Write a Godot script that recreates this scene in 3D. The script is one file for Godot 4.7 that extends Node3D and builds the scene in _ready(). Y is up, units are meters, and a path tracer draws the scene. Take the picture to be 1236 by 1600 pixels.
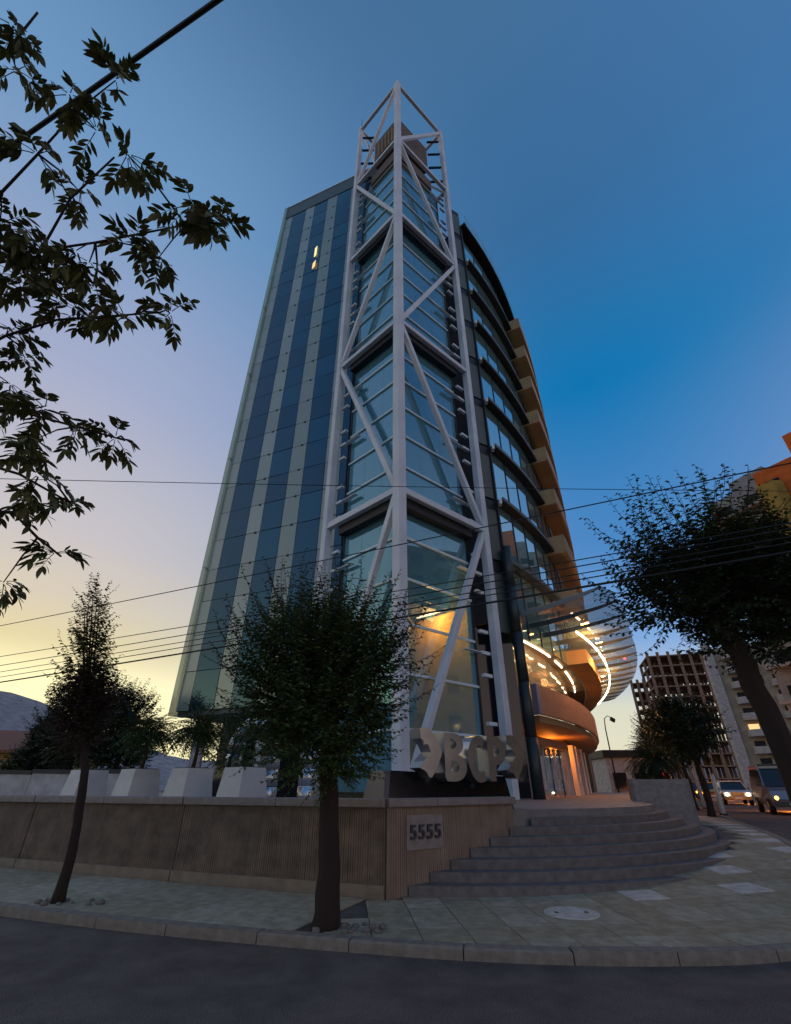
extends Node3D
# Plan coordinates: x to the side, f away from the crossing; V(x, y, f) turns them into the scene's axes.
var M := {}
var rng := RandomNumberGenerator.new()
var used := {}

func V(x: float, y: float, f: float) -> Vector3:
	return Vector3(x, y, -f)

func P(p: Vector2, y: float) -> Vector3:
	return Vector3(p.x, y, -p.y)

# ---------- surfaces ----------
func noise_tex(sd: int, freq: float, octaves: int, size: int, lo: Color, hi: Color, kind := FastNoiseLite.TYPE_SIMPLEX_SMOOTH, power := 1.0) -> ImageTexture:
	var n := FastNoiseLite.new()
	n.seed = sd; n.noise_type = kind; n.frequency = freq; n.fractal_octaves = octaves; n.fractal_gain = 0.6
	var g := n.get_seamless_image(size, size)
	var im := Image.create(size, size, false, Image.FORMAT_RGB8)
	for y in size:
		for x in size:
			var t := pow(clampf(g.get_pixel(x, y).r, 0, 1), power)
			im.set_pixel(x, y, lo.lerp(hi, t).linear_to_srgb())
	return ImageTexture.create_from_image(im)

func mat(called: String, c: Color, rough := 0.6, metal := 0.0, tex: Texture2D = null, scale := 1.0, height: Texture2D = null, hs := 0.3) -> StandardMaterial3D:
	var m := StandardMaterial3D.new()
	m.resource_name = called
	m.albedo_color = c.linear_to_srgb()
	m.roughness = rough; m.metallic = metal
	if tex or height:
		m.uv1_triplanar = true; m.uv1_world_triplanar = true; m.uv1_scale = Vector3.ONE * scale
	if tex: m.albedo_texture = tex
	if height:
		m.heightmap_enabled = true; m.heightmap_texture = height; m.heightmap_scale = hs
	M[called] = m
	return m

func glass(called: String, c: Color, alpha: float, metal: float, rough := 0.015) -> StandardMaterial3D:
	var m := mat(called, c, rough, metal)
	m.transparency = BaseMaterial3D.TRANSPARENCY_ALPHA
	m.albedo_color.a = alpha
	m.metallic_specular = 0.6
	return m

func glow(called: String, c: Color, e: float) -> StandardMaterial3D:
	var m := mat(called, Color(0.6, 0.6, 0.55), 0.5)
	m.emission_enabled = true; m.emission = c.linear_to_srgb(); m.emission_energy_multiplier = e
	return m

# ---------- shapes ----------
func tool_(smooth := false) -> SurfaceTool:
	var s := SurfaceTool.new()
	s.begin(Mesh.PRIMITIVE_TRIANGLES)
	s.set_smooth_group(0 if smooth else -1)
	return s

func tri(s: SurfaceTool, a: Vector3, b: Vector3, c: Vector3, out: Vector3) -> void:
	if (b - a).cross(c - a).dot(out) > 0:
		s.add_vertex(a); s.add_vertex(c); s.add_vertex(b)
	else:
		s.add_vertex(a); s.add_vertex(b); s.add_vertex(c)

func quad(s: SurfaceTool, a: Vector3, b: Vector3, c: Vector3, d: Vector3, out: Vector3) -> void:
	tri(s, a, b, c, out); tri(s, a, c, d, out)

func hexa(s: SurfaceTool, p: Array) -> void:   # p[0..3] round the bottom, p[4..7] above them
	var mid := Vector3.ZERO
	for q in p: mid += q / 8.0
	for i in [[0, 1, 2, 3], [4, 5, 6, 7], [0, 1, 5, 4], [1, 2, 6, 5], [2, 3, 7, 6], [3, 0, 4, 7]]:
		var c: Vector3 = (p[i[0]] + p[i[1]] + p[i[2]] + p[i[3]]) / 4.0
		quad(s, p[i[0]], p[i[1]], p[i[2]], p[i[3]], c - mid)

func obox(s: SurfaceTool, c: Vector3, x: Vector3, y: Vector3, z: Vector3) -> void:   # half axes
	hexa(s, [c - x - y - z, c + x - y - z, c + x - y + z, c - x - y + z, c - x + y - z, c + x + y - z, c + x + y + z, c - x + y + z])

func bar(s: SurfaceTool, a: Vector3, b: Vector3, w: float, h: float, up := Vector3.UP) -> void:
	var d := (b - a).normalized()
	if absf(d.dot(up)) > 0.99: up = Vector3(0.6, 0, -0.8)
	var side := d.cross(up).normalized()
	var u := side.cross(d).normalized()
	obox(s, (a + b) / 2, (b - a) / 2, u * h / 2, side * w / 2)

func chbar(s: SurfaceTool, a: Vector3, b: Vector3, w: float, h: float, up: Vector3, ch: float) -> void:   # a bar with chamfered long edges
	var d := (b - a).normalized()
	var side := d.cross(up).normalized()
	var u := side.cross(d).normalized()
	var sec := [[-w / 2, -h / 2 + ch], [-w / 2 + ch, -h / 2], [w / 2 - ch, -h / 2], [w / 2, -h / 2 + ch], [w / 2, h / 2 - ch], [w / 2 - ch, h / 2], [-w / 2 + ch, h / 2], [-w / 2, h / 2 - ch]]
	for i in 8:
		var p: Vector3 = side * sec[i][0] + u * sec[i][1]
		var q: Vector3 = side * sec[(i + 1) % 8][0] + u * sec[(i + 1) % 8][1]
		quad(s, a + p, a + q, b + q, b + p, p + q)
		tri(s, a, a + p, a + q, -d)
		tri(s, b, b + p, b + q, d)

func tube(s: SurfaceTool, pts: Array, radii: Array, sides := 8, bumpy := 0.0) -> void:
	var rings := []
	var ridge := []
	for k in sides: ridge.append(1.0 + bumpy * rng.randf_range(-1.0, 1.0))
	var ref := Vector3(0.31, 0.2, 0.93)
	for i in pts.size():
		var d: Vector3 = (pts[mini(i + 1, pts.size() - 1)] - pts[maxi(i - 1, 0)]).normalized()
		if absf(d.dot(ref)) > 0.97: ref = Vector3(0.9, 0.3, 0.1)
		var x := d.cross(ref).normalized()
		var y := d.cross(x)
		var r := []
		for k in sides:
			var a := TAU * k / sides
			r.append(pts[i] + (x * cos(a) + y * sin(a)) * float(radii[i]) * (1.0 if bumpy == 0.0 else float(ridge[k]) + bumpy * 0.4 * rng.randf_range(-1.0, 1.0)))
		rings.append(r)
	for i in pts.size() - 1:
		for k in sides:
			var l := (k + 1) % sides
			quad(s, rings[i][k], rings[i][l], rings[i + 1][l], rings[i + 1][k], rings[i][k] + rings[i + 1][l] - pts[i] - pts[i + 1])
	for e in [0, pts.size() - 1]:
		var dd: Vector3 = (pts[0] - pts[1]) if e == 0 else (pts[e] - pts[e - 1])
		for k in sides:
			tri(s, pts[e], rings[e][k], rings[e][(k + 1) % sides], dd)

func prism(s: SurfaceTool, poly: PackedVector2Array, low, high, bevel := 0.0) -> void:   # low, high: a number or a Callable(Vector2)
	var ix := Geometry2D.triangulate_polygon(poly)
	var top := poly
	if bevel > 0.0:
		var o := Geometry2D.offset_polygon(poly, -bevel)
		if o.size() == 1 and o[0].size() == poly.size(): top = o[0]
	var hi := func(p: Vector2) -> float: return high.call(p) if high is Callable else float(high)
	var lo := func(p: Vector2) -> float: return low.call(p) if low is Callable else float(low)
	if top != poly:
		# match the shrunken outline with the outline it came from
		var best := 0
		for i in top.size():
			if top[i].distance_to(poly[0]) < top[best].distance_to(poly[0]): best = i
		var turned := PackedVector2Array()
		for i in top.size(): turned.append(top[(best + i) % top.size()])
		if turned[1].distance_to(poly[1]) > turned[-1].distance_to(poly[1]): turned = poly
		top = turned
	var tix := Geometry2D.triangulate_polygon(top)
	for i in range(0, tix.size(), 3):
		tri(s, P(top[tix[i]], hi.call(top[tix[i]])), P(top[tix[i + 1]], hi.call(top[tix[i + 1]])), P(top[tix[i + 2]], hi.call(top[tix[i + 2]])), Vector3.UP)
	for i in range(0, ix.size(), 3):
		tri(s, P(poly[ix[i]], lo.call(poly[ix[i]])), P(poly[ix[i + 1]], lo.call(poly[ix[i + 1]])), P(poly[ix[i + 2]], lo.call(poly[ix[i + 2]])), Vector3.DOWN)
	var cw := Geometry2D.is_polygon_clockwise(poly)
	for i in poly.size():
		var j := (i + 1) % poly.size()
		var a := poly[i]
		var b := poly[j]
		var nn := (b - a).orthogonal() * (1.0 if cw else -1.0)
		var out := Vector3(nn.x, 0, -nn.y)
		if Geometry2D.is_point_in_polygon((a + b) / 2 + nn.normalized() * 0.001, poly): out = -out
		if top != poly:
			quad(s, P(a, lo.call(a)), P(b, lo.call(b)), P(b, hi.call(b) - bevel), P(a, hi.call(a) - bevel), out)
			quad(s, P(a, hi.call(a) - bevel), P(b, hi.call(b) - bevel), P(top[j], hi.call(top[j])), P(top[i], hi.call(top[i])), out + Vector3.UP * out.length())
		else:
			quad(s, P(a, lo.call(a)), P(b, lo.call(b)), P(b, hi.call(b)), P(a, hi.call(a)), out)

# ---------- nodes ----------
func numbered(called: String) -> String:
	if not used.has(called):
		used[called] = 0
		return called
	used[called] += 1
	return "%s_%03d" % [called, used[called]]

func thing(called: String, label: String, category: String, at := Vector3.ZERO, group := "") -> Node3D:
	var o := Node3D.new()
	o.name = numbered(called)
	add_child(o)
	o.position = at
	o.set_meta("label", label); o.set_meta("category", category)
	if group: o.set_meta("group", group)
	return o

func put(called: String, s: SurfaceTool, m: Material, parent: Node3D = null, normals := true) -> MeshInstance3D:
	if normals: s.generate_normals()
	return put_mesh(called, s.commit(), m, parent)

func put_mesh(called: String, me: Mesh, m: Material, parent: Node3D = null, at := Vector3.ZERO) -> MeshInstance3D:
	var o := MeshInstance3D.new()
	o.mesh = me
	o.material_override = m
	if parent:
		o.name = called
		parent.add_child(o, true)
		o.position = at - parent.global_position
	else:
		o.name = numbered(called)
		add_child(o)
		o.position = at
	return o

func structure(o: Node3D) -> Node3D:
	o.set_meta("kind", "structure")
	return o

func label_(o: Node3D, label: String, category: String, group := "") -> Node3D:
	o.set_meta("label", label); o.set_meta("category", category)
	if group: o.set_meta("group", group)
	return o

func lamp(parent: Node3D, at: Vector3, c: Color, energy: float, radius := 0.1) -> void:
	var l := OmniLight3D.new()
	l.name = "light"
	l.light_color = c; l.light_energy = energy; l.light_size = radius; l.omni_range = 60.0; l.omni_attenuation = 2.0; l.shadow_enabled = true
	parent.add_child(l, true)
	l.position = at - parent.global_position

# ---------- ground ----------
func rise(p: Vector2) -> float:
	return 0.45 * smoothstep(0.0, 9.0, (p.x - 1.5) * 0.6 + (p.y - 8.5) * 0.8)

func walk_top(p: Vector2) -> float:
	return 0.15 + rise(p)

func smooth_line(pts: Array, n: int) -> PackedVector2Array:
	var out := PackedVector2Array()
	for i in pts.size() - 1:
		var a: Vector2 = pts[maxi(i - 1, 0)]
		var d: Vector2 = pts[mini(i + 2, pts.size() - 1)]
		var steps := n if pts[i].distance_to(pts[i + 1]) < 10.0 else 1
		for k in steps:
			var t := float(k) / steps
			out.append(pts[i].lerp(pts[i + 1], t) if steps == 1 else pts[i].cubic_interpolate(pts[i + 1], a, d, t))
	out.append(pts[-1])
	return out

# ---------- sky ----------
const NEAR_GLOW := [[0.0, 1.0, 0.88, 0.46], [8.5, 0.92, 0.82, 0.46], [12.5, 0.62, 0.53, 0.30], [17.0, 0.54, 0.47, 0.37], [23.0, 0.45, 0.42, 0.43], [40.0, 0.27, 0.31, 0.45], [58.0, 0.115, 0.23, 0.40], [77.0, 0.05, 0.125, 0.25], [90.0, 0.04, 0.11, 0.24]]
const ASIDE := [[0.0, 0.60, 0.56, 0.42], [7.0, 0.54, 0.54, 0.43], [10.0, 0.33, 0.41, 0.53], [14.0, 0.16, 0.30, 0.55], [24.0, 0.055, 0.185, 0.42], [42.0, 0.004, 0.135, 0.335], [60.0, 0.03, 0.11, 0.25], [77.0, 0.043, 0.12, 0.24], [90.0, 0.04, 0.11, 0.24]]
const OPPOSITE := [[0.0, 0.76, 0.60, 0.50], [8.0, 0.74, 0.59, 0.52], [18.0, 0.58, 0.49, 0.52], [30.0, 0.27, 0.30, 0.43], [45.0, 0.06, 0.15, 0.32], [70.0, 0.045, 0.13, 0.29], [90.0, 0.05, 0.14, 0.30]]

func along(tab: Array, e: float) -> Vector3:
	for i in tab.size() - 1:
		if e <= tab[i + 1][0]:
			var t := smoothstep(0.0, 1.0, (e - tab[i][0]) / (tab[i + 1][0] - tab[i][0]))
			t = lerpf(t, (e - tab[i][0]) / (tab[i + 1][0] - tab[i][0]), 0.7)
			return Vector3(tab[i][1], tab[i][2], tab[i][3]).lerp(Vector3(tab[i + 1][1], tab[i + 1][2], tab[i + 1][3]), t)
	return Vector3(tab[-1][1], tab[-1][2], tab[-1][3])

func make_sky() -> PanoramaSkyMaterial:
	var w := 512
	var h := 256
	var im := Image.create(w, h, false, Image.FORMAT_RGBF)
	for y in h:
		var e := 90.0 - (y + 0.5) / h * 180.0
		for x in w:
			var az := (x + 0.5) / w * 360.0
			var away := absf(fposmod(az + 65.0 + 180.0, 360.0) - 180.0)
			var c: Vector3
			if e < 0:
				c = Vector3(0.05, 0.045, 0.045)
			else:
				var a := along(NEAR_GLOW, e)
				var b := along(ASIDE, e)
				var o := along(OPPOSITE, e)
				c = a.lerp(b, smoothstep(20.0, 94.0, away)) if away < 94.0 else b.lerp(o, smoothstep(94.0, 165.0, away))
			im.set_pixel(x, y, Color(c.x, c.y, c.z))
	var p := PanoramaSkyMaterial.new()
	p.panorama = ImageTexture.create_from_image(im)
	return p

func _ready() -> void:
	rng.seed = 11
	var cam := Camera3D.new()
	cam.name = "camera"
	cam.fov = 95.7
	cam.far = 4000.0
	cam.near = 0.05
	add_child(cam)
	cam.position = Vector3(0, 1.6, 0)
	cam.rotation_degrees = Vector3(30.7, 0, 0)
	cam.current = true
	var env := Environment.new()
	env.background_mode = Environment.BG_SKY
	env.sky = Sky.new()
	env.sky.sky_material = make_sky()
	env.tonemap_mode = Environment.TONE_MAPPER_LINEAR
	env.tonemap_exposure = 1.33
	env.sdfgi_enabled = true; env.ssao_enabled = true; env.ssil_enabled = true
	var we := WorldEnvironment.new()
	we.name = "world_environment"
	we.environment = env
	add_child(we)
	var sun := DirectionalLight3D.new()
	sun.name = "sun"
	sun.light_energy = 0.15
	sun.light_color = Color(1.0, 0.72, 0.45)
	sun.light_angular_distance = 6.0
	sun.shadow_enabled = true
	add_child(sun)
	sun.look_at_from_position(V(-90, 7, 42), Vector3.ZERO)
	materials()
	ground()
	terrace_wall()
	steps()
	glass_tower()
	panel_wing()
	curved_wing()
	terrace_things()
	bank_sign()
	far_buildings()
	street_things()
	trees()
	wires()

func materials() -> void:
	var W := Color.WHITE
	var grain := noise_tex(1, 0.11, 4, 512, Color(0.55, 0.53, 0.5), W)
	var blotch := noise_tex(2, 0.012, 5, 512, Color(0.52, 0.47, 0.44), W)
	var fine := noise_tex(3, 0.13, 4, 1024, Color(0.12, 0.12, 0.125), W, FastNoiseLite.TYPE_SIMPLEX_SMOOTH, 1.2)
	var soft := noise_tex(4, 0.006, 4, 256, Color(0.72, 0.74, 0.78), W)
	mat("asphalt", Color(0.31, 0.235, 0.20), 0.9, 0, fine, 0.42, fine, 1.6)
	M.asphalt.detail_enabled = true
	M.asphalt.detail_albedo = noise_tex(9, 0.012, 5, 256, Color(0.5, 0.48, 0.5), W)
	M.asphalt.detail_blend_mode = BaseMaterial3D.BLEND_MODE_MUL
	M.asphalt.uv2_triplanar = true; M.asphalt.uv2_world_triplanar = true; M.asphalt.uv2_scale = Vector3.ONE * 0.13
	mat("soil", Color(0.1, 0.075, 0.055), 0.95, 0, grain, 0.8, grain, 1.0)
	mat("walk_base", Color(0.12, 0.11, 0.1), 0.9, 0, blotch, 0.5)
	for i in 4:
		var g: float = [0.46, 0.41, 0.50, 0.44][i]
		mat("slab%d" % i, Color(g * 1.04, g * [0.92, 0.88, 0.92, 0.9][i], g * [0.64, 0.58, 0.66, 0.62][i]), 0.8, 0, blotch, 0.6, grain, 0.25)
	mat("slab_pale", Color(0.74, 0.69, 0.62), 0.75, 0, blotch, 0.7, grain, 0.2)
	mat("slab_red", Color(0.4, 0.2, 0.17), 0.8, 0, blotch, 0.7, grain, 0.2)
	mat("kerb", Color(0.30, 0.255, 0.21), 0.85, 0, blotch, 0.9, grain, 0.8)
	mat("ribbed", Color(0.27, 0.21, 0.165), 0.9, 0, noise_tex(5, 0.01, 5, 512, Color(0.3, 0.3, 0.31), Color(1, 0.92, 0.84)), 0.4, grain, 0.5)
	mat("ribbed_warm", Color(0.33, 0.24, 0.18), 0.9, 0, noise_tex(6, 0.012, 5, 256, Color(0.55, 0.52, 0.5), W), 0.5, grain, 0.5)
	mat("footing", Color(0.30, 0.24, 0.18), 0.9, 0, blotch, 0.5, grain, 0.6)
	mat("coping", Color(0.34, 0.29, 0.27), 0.8, 0, blotch, 0.8, grain, 0.3)
	mat("step", Color(0.21, 0.185, 0.175), 0.78, 0, blotch, 0.7, grain, 0.25)
	mat("plaza", Color(0.3, 0.28, 0.27), 0.7, 0, blotch, 0.4)
	mat("digits", Color(0.05, 0.05, 0.065), 0.5, 0.3)
	mat("steel", Color(0.78, 0.78, 0.79), 0.45, 0.0, soft, 0.3)
	mat("steel_dark", Color(0.02, 0.021, 0.024), 0.5, 0.2)
	mat("bracket", Color(0.8, 0.82, 0.83), 0.4)
	mat("granite", Color(0.006, 0.006, 0.008), 0.18)
	mat("granite_edge", Color(0.09, 0.08, 0.11), 0.3)
	mat("sign_steel", Color(0.56, 0.56, 0.57), 0.27, 0.9, soft, 2.0)
	glass("tower_glass", Color(0.21, 0.50, 0.62), 0.1, 0.5)
	M.tower_glass.metallic_specular = 0.35
	glass("ribbon_glass", Color(0.45, 0.82, 0.88), 0.1, 0.8)
	glass("clear_glass", Color(0.55, 0.68, 0.68), 0.15, 0.1)
	glass("canopy_glass", Color(0.40, 0.66, 0.62), 0.22, 0.03, 0.04)
	glass("fin_glass", Color(0.3, 0.62, 0.66), 0.45, 0.2, 0.05)
	glass("green_edge", Color(0.35, 0.48, 0.3), 0.6, 0.1, 0.1)
	mat("transom", Color(0.72, 0.82, 0.85), 0.35)
	for i in 3:
		mat("blue_pane%d" % i, Color(0.045, 0.095 + 0.012 * i, 0.13 + 0.014 * i), 0.03 + 0.02 * i, 0.72)
		mat("pale_pane%d" % i, Color(0.31 + 0.03 * i, 0.35 + 0.03 * i, 0.30 + 0.03 * i), 0.2 + 0.05 * i, 0.25)
	mat("parapet", Color(0.13, 0.145, 0.14), 0.5, 0.1, soft, 0.2)
	mat("dark_wall", Color(0.16, 0.17, 0.18), 0.8, 0, soft, 0.3)
	mat("inner_slab", Color(0.10, 0.11, 0.12), 0.8)
	mat("stair_steel", Color(0.2, 0.22, 0.23), 0.5)
	mat("roof_brown", Color(0.17, 0.115, 0.075), 0.7, 0, soft, 0.5)
	mat("beige", Color(0.52, 0.32, 0.15), 0.7, 0, soft, 0.25)
	mat("copper", Color(0.56, 0.29, 0.17), 0.42, 0.15, soft, 0.5)
	mat("lilac_end", Color(0.30, 0.28, 0.36), 0.5)
	mat("white_frame", Color(0.62, 0.62, 0.63), 0.45)
	mat("column_green", Color(0.04, 0.05, 0.046), 0.4, 0.2, soft, 0.6)
	mat("flank", Color(0.12, 0.14, 0.12), 0.5, 0.1, soft, 0.5)
	mat("white_planter", Color(0.72, 0.67, 0.63), 0.7, 0, soft, 0.8)
	mat("white_wall", Color(0.58, 0.54, 0.53), 0.8, 0, blotch, 0.25)
	mat("duct", Color(0.62, 0.62, 0.64), 0.25, 0.75)
	mat("terracotta", Color(0.36, 0.13, 0.07), 0.85, 0, grain, 1.0)
	mat("ochre", Color(0.62, 0.40, 0.08), 0.85, 0, blotch, 0.2)
	mat("yellow_wall", Color(0.80, 0.50, 0.10), 0.85, 0, blotch, 0.15)
	mat("brown_wall", Color(0.30, 0.20, 0.13), 0.85, 0, blotch, 0.12)
	mat("orange_wall", Color(0.90, 0.19, 0.02), 0.8, 0, blotch, 0.15)
	mat("grey_wall", Color(0.40, 0.41, 0.42), 0.85, 0, blotch, 0.15)
	mat("cream_wall", Color(0.50, 0.42, 0.30), 0.85, 0, blotch, 0.12)
	mat("raw_concrete", Color(0.36, 0.22, 0.15), 0.9, 0, blotch, 0.15)
	mat("window_dark", Color(0.02, 0.024, 0.03), 0.08, 0.1)
	mat("bark", Color(0.042, 0.024, 0.019), 0.95, 0, grain, 2.5, grain, 2.0)
	mat("bark_grey", Color(0.10, 0.08, 0.065), 0.95, 0, grain, 2.5, grain, 2.0)
	for a in [["leaf_green", Color(0.07, 0.115, 0.035)], ["leaf_olive", Color(0.11, 0.115, 0.035)], ["leaf_plum", Color(0.075, 0.05, 0.035)], ["leaf_dark", Color(0.03, 0.05, 0.022)], ["leaf_palm", Color(0.07, 0.10, 0.03)]]:
		var lm := mat(a[0], Color.WHITE, 0.55)
		lm.vertex_color_use_as_albedo = true
		lm.cull_mode = BaseMaterial3D.CULL_DISABLED
		lm.backlight_enabled = true
		lm.backlight = Color(0.35, 0.4, 0.2)
		lm.set_meta("base", a[1])
	mat("cable", Color(0.012, 0.012, 0.014), 0.6)
	mat("hill", Color(0.42, 0.37, 0.37), 1.0, 0, noise_tex(7, 0.02, 5, 512, Color(0.3, 0.28, 0.28), W), 0.009)  # pale arid ground, lightened further to put distance haze into the colour
	mat("stone", Color(0.22, 0.2, 0.175), 0.9, 0, grain, 2.0)
	mat("iron", Color(0.33, 0.29, 0.27), 0.7, 0.1, grain, 2.0)
	mat("paint_silver", Color(0.24, 0.24, 0.26), 0.25, 0.5)
	mat("paint_white", Color(0.65, 0.65, 0.66), 0.3)
	mat("paint_dark", Color(0.03, 0.03, 0.04), 0.25, 0.2)
	mat("paint_yellow", Color(0.70, 0.38, 0.05), 0.35)
	mat("rubber", Color(0.015, 0.015, 0.015), 0.9)
	mat("rim", Color(0.35, 0.35, 0.36), 0.35, 0.8)
	glow("led", Color(1.0, 0.72, 0.42), 7.0)
	glow("headlight", Color(1.0, 0.72, 0.4), 10.0)
	glow("headlight_amber", Color(1.0, 0.45, 0.06), 6.0)
	glow("red_lamp", Color(1.0, 0.06, 0.03), 6.0)
	glow("lit_window", Color(1.0, 0.75, 0.25), 0.9)
	glow("lit_window_pale", Color(0.85, 0.95, 0.75), 0.45)
	glow("lit_warm", Color(1.0, 0.6, 0.2), 0.8)

func ground() -> void:
	var s := tool_()
	quad(s, V(-2500, -0.4, -2500), V(2500, -0.4, -2500), V(2500, -0.4, 2500), V(-2500, -0.4, 2500), Vector3.UP)
	structure(put("ground", s, M.soil))
	# asphalt, rising gently into the side street
	s = tool_(true)
	var xs := []
	for i in 61: xs.append(-70.0 + i * 3.5)
	var fs := [-14.0, -8.0, -4.0, -2.0, 0.0, 2.0, 3.5, 5.0, 6.0, 7.0, 8.0, 9.0, 10.0, 11.5, 13.0, 15.0, 17.0, 20.0, 25.0, 35.0, 50.0, 75.0, 110.0, 170.0]
	for i in xs.size() - 1:
		for j in fs.size() - 1:
			var c := [Vector2(xs[i], fs[j]), Vector2(xs[i + 1], fs[j]), Vector2(xs[i + 1], fs[j + 1]), Vector2(xs[i], fs[j + 1])]
			quad(s, P(c[0], rise(c[0]) + 0.05), P(c[1], rise(c[1]) + 0.05), P(c[2], rise(c[2]) + 0.05), P(c[3], rise(c[3]) + 0.05), Vector3.UP)
	structure(put("road", s, M.asphalt))
	# hills round the city
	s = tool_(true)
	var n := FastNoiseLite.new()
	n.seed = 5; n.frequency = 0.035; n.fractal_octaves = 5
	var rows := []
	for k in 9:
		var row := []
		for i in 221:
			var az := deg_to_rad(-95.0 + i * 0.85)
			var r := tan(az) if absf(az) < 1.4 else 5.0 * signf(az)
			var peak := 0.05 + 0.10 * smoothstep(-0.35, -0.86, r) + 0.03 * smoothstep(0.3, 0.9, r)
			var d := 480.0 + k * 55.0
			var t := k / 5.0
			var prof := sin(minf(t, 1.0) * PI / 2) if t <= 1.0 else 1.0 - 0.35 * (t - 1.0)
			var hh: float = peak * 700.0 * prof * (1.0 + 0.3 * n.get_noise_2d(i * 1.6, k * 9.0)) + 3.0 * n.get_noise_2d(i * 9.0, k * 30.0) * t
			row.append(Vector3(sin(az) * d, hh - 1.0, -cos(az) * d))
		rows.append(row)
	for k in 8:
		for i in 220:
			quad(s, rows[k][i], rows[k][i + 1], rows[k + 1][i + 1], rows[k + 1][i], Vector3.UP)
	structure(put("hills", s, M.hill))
	# pavement of the corner
	var kerb_pts := [Vector2(-52, 27.2), Vector2(-12, 11.08), Vector2(-5.6, 8.5), Vector2(-3.2, 7.6), Vector2(-0.85, 6.9), Vector2(1.0, 6.48), Vector2(2.6, 6.35), Vector2(4.2, 6.5), Vector2(5.8, 7.1), Vector2(7.0, 8.3), Vector2(7.7, 10.2), Vector2(8.5, 12.0), Vector2(13.9, 23.7), Vector2(19.4, 35.6), Vector2(44, 88.6)]
	var kerb := smooth_line(kerb_pts, 6)
	var inner := [Vector2(40, 90), Vector2(14, 33), Vector2(9, 21), Vector2(2, 14), Vector2(-0.1, 9.25), Vector2(-48, 28.6)]
	var outline := PackedVector2Array(kerb)
	for q in inner: outline.append(q)
	s = tool_()
	for i in 50:
		for j in 44:
			var cell := PackedVector2Array([Vector2(-54 + i * 2, 5 + j * 2), Vector2(-52 + i * 2, 5 + j * 2), Vector2(-52 + i * 2, 7 + j * 2), Vector2(-54 + i * 2, 7 + j * 2)])
			for piece in Geometry2D.intersect_polygons(cell, outline):
				var ix := Geometry2D.triangulate_polygon(piece)
				for k in range(0, ix.size(), 3):
					var v := []
					for z in 3: v.append(P(piece[ix[k + z]], walk_top(piece[ix[k + z]]) - 0.02))
					tri(s, v[0], v[1], v[2], Vector3.UP)
	var sw := structure(put("sidewalk", s, M.walk_base))
	# kerb stones, each a block of its own
	var length := 0.0
	var dense := PackedVector2Array()
	for i in kerb.size() - 1:
		var m := maxi(1, int(kerb[i].distance_to(kerb[i + 1]) / 0.25))
		for k in m: dense.append(kerb[i].lerp(kerb[i + 1], float(k) / m))
	var kr := Node3D.new()
	kr.name = "kerb"
	add_child(kr)
	structure(kr)
	var run := PackedVector2Array()
	for i in dense.size() - 1:
		run.append(dense[i])
		length += dense[i].distance_to(dense[i + 1])
		if length > 0.98:
			run.append(dense[i + 1])
			length = 0.0
			kerb_stone(run, kr)
			run = PackedVector2Array()
	# concrete bays on the street side and square slabs round the corner
	var dirv := Vector2(-0.927, 0.374)
	var nrm := Vector2(0.374, 0.927)
	var inside := Geometry2D.offset_polygon(outline, -0.19)[0]
	for i in 12:
		for j in 2:
			var o := Vector2(-0.2, 8.9) + dirv * (0.3 + i * 1.9) - nrm * (1.2 * j)
			var q := PackedVector2Array([o, o + dirv * 1.89, o + dirv * 1.89 - nrm * 1.19, o - nrm * 1.19])
			slab(q, inside, sw, M["slab%d" % ((i * 3 + j * 2) % 4)])
	var ax := Vector2(0.995, 0.09)
	var ay := Vector2(-0.09, 0.995)
	for i in 26:
		for j in 34:
			var o := Vector2(0.0, 6.15) + ax * (-0.75 + i * 0.56) + ay * (j * 0.56)
			if o.x - 0.62 * o.y > 1.5 and o.y < 12.0 or o.x / maxf(o.y, 1.0) > 0.78: continue
			var e := Vector2((o.x - 1.5) / 7.7, (o.y - 17.0) / 7.1)
			if e.length() < 1.0 and o.y < 20.0 or o.x < 6.0 and o.y > 14.0: continue
			var d2 := (o - Vector2(-0.2, 8.9))
			if d2.dot(dirv) > 0.0 and d2.dot(nrm) > -2.8: continue
			var mm: Material = M["slab%d" % ((i * 7 + j * 5 + i * j) % 4)]
			if j > 2 and j % 2 == 0 and (i + j / 2 * 2) % 3 == 0 and i > 5: mm = M.slab_pale
			if (i == 18 or i == 16) and j in [14, 15, 19]: mm = M.slab_red
			slab(PackedVector2Array([o, o + ax * 0.548, o + ax * 0.548 + ay * 0.548, o + ay * 0.548]), inside, sw, mm)
	s = tool_()
	prism(s, PackedVector2Array([Vector2(-1.35, 7.2), Vector2(0.05, 6.8), Vector2(0.35, 7.6), Vector2(-1.0, 7.95)]), 0.1, func(p): return walk_top(p) - 0.012)
	put("tree_pit", s, M.soil, sw)
	# manhole cover with two lifting holes
	var mh := thing("manhole_cover", "round pale manhole cover with two lifting holes in the corner pavement", "manhole cover", V(2.35, 0.15, 8.05))
	s = tool_()
	var ring := PackedVector2Array()
	for k in 28: ring.append(Vector2(2.35, 8.05) + Vector2.from_angle(TAU * k / 28) * 0.36)
	prism(s, ring, 0.12, func(p): return walk_top(p) + 0.012, 0.006)
	put("lid", s, M.slab_pale, mh)
	for sx in [-0.2, 0.2]:
		s = tool_()
		var hole := PackedVector2Array()
		for k in 10: hole.append(Vector2(2.35 + sx, 8.05) + Vector2.from_angle(TAU * k / 10) * Vector2(0.03, 0.05))
		prism(s, hole, 0.14, func(p): return walk_top(p) + 0.016)
		put("lifting_hole", s, M.steel_dark, mh)
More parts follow.
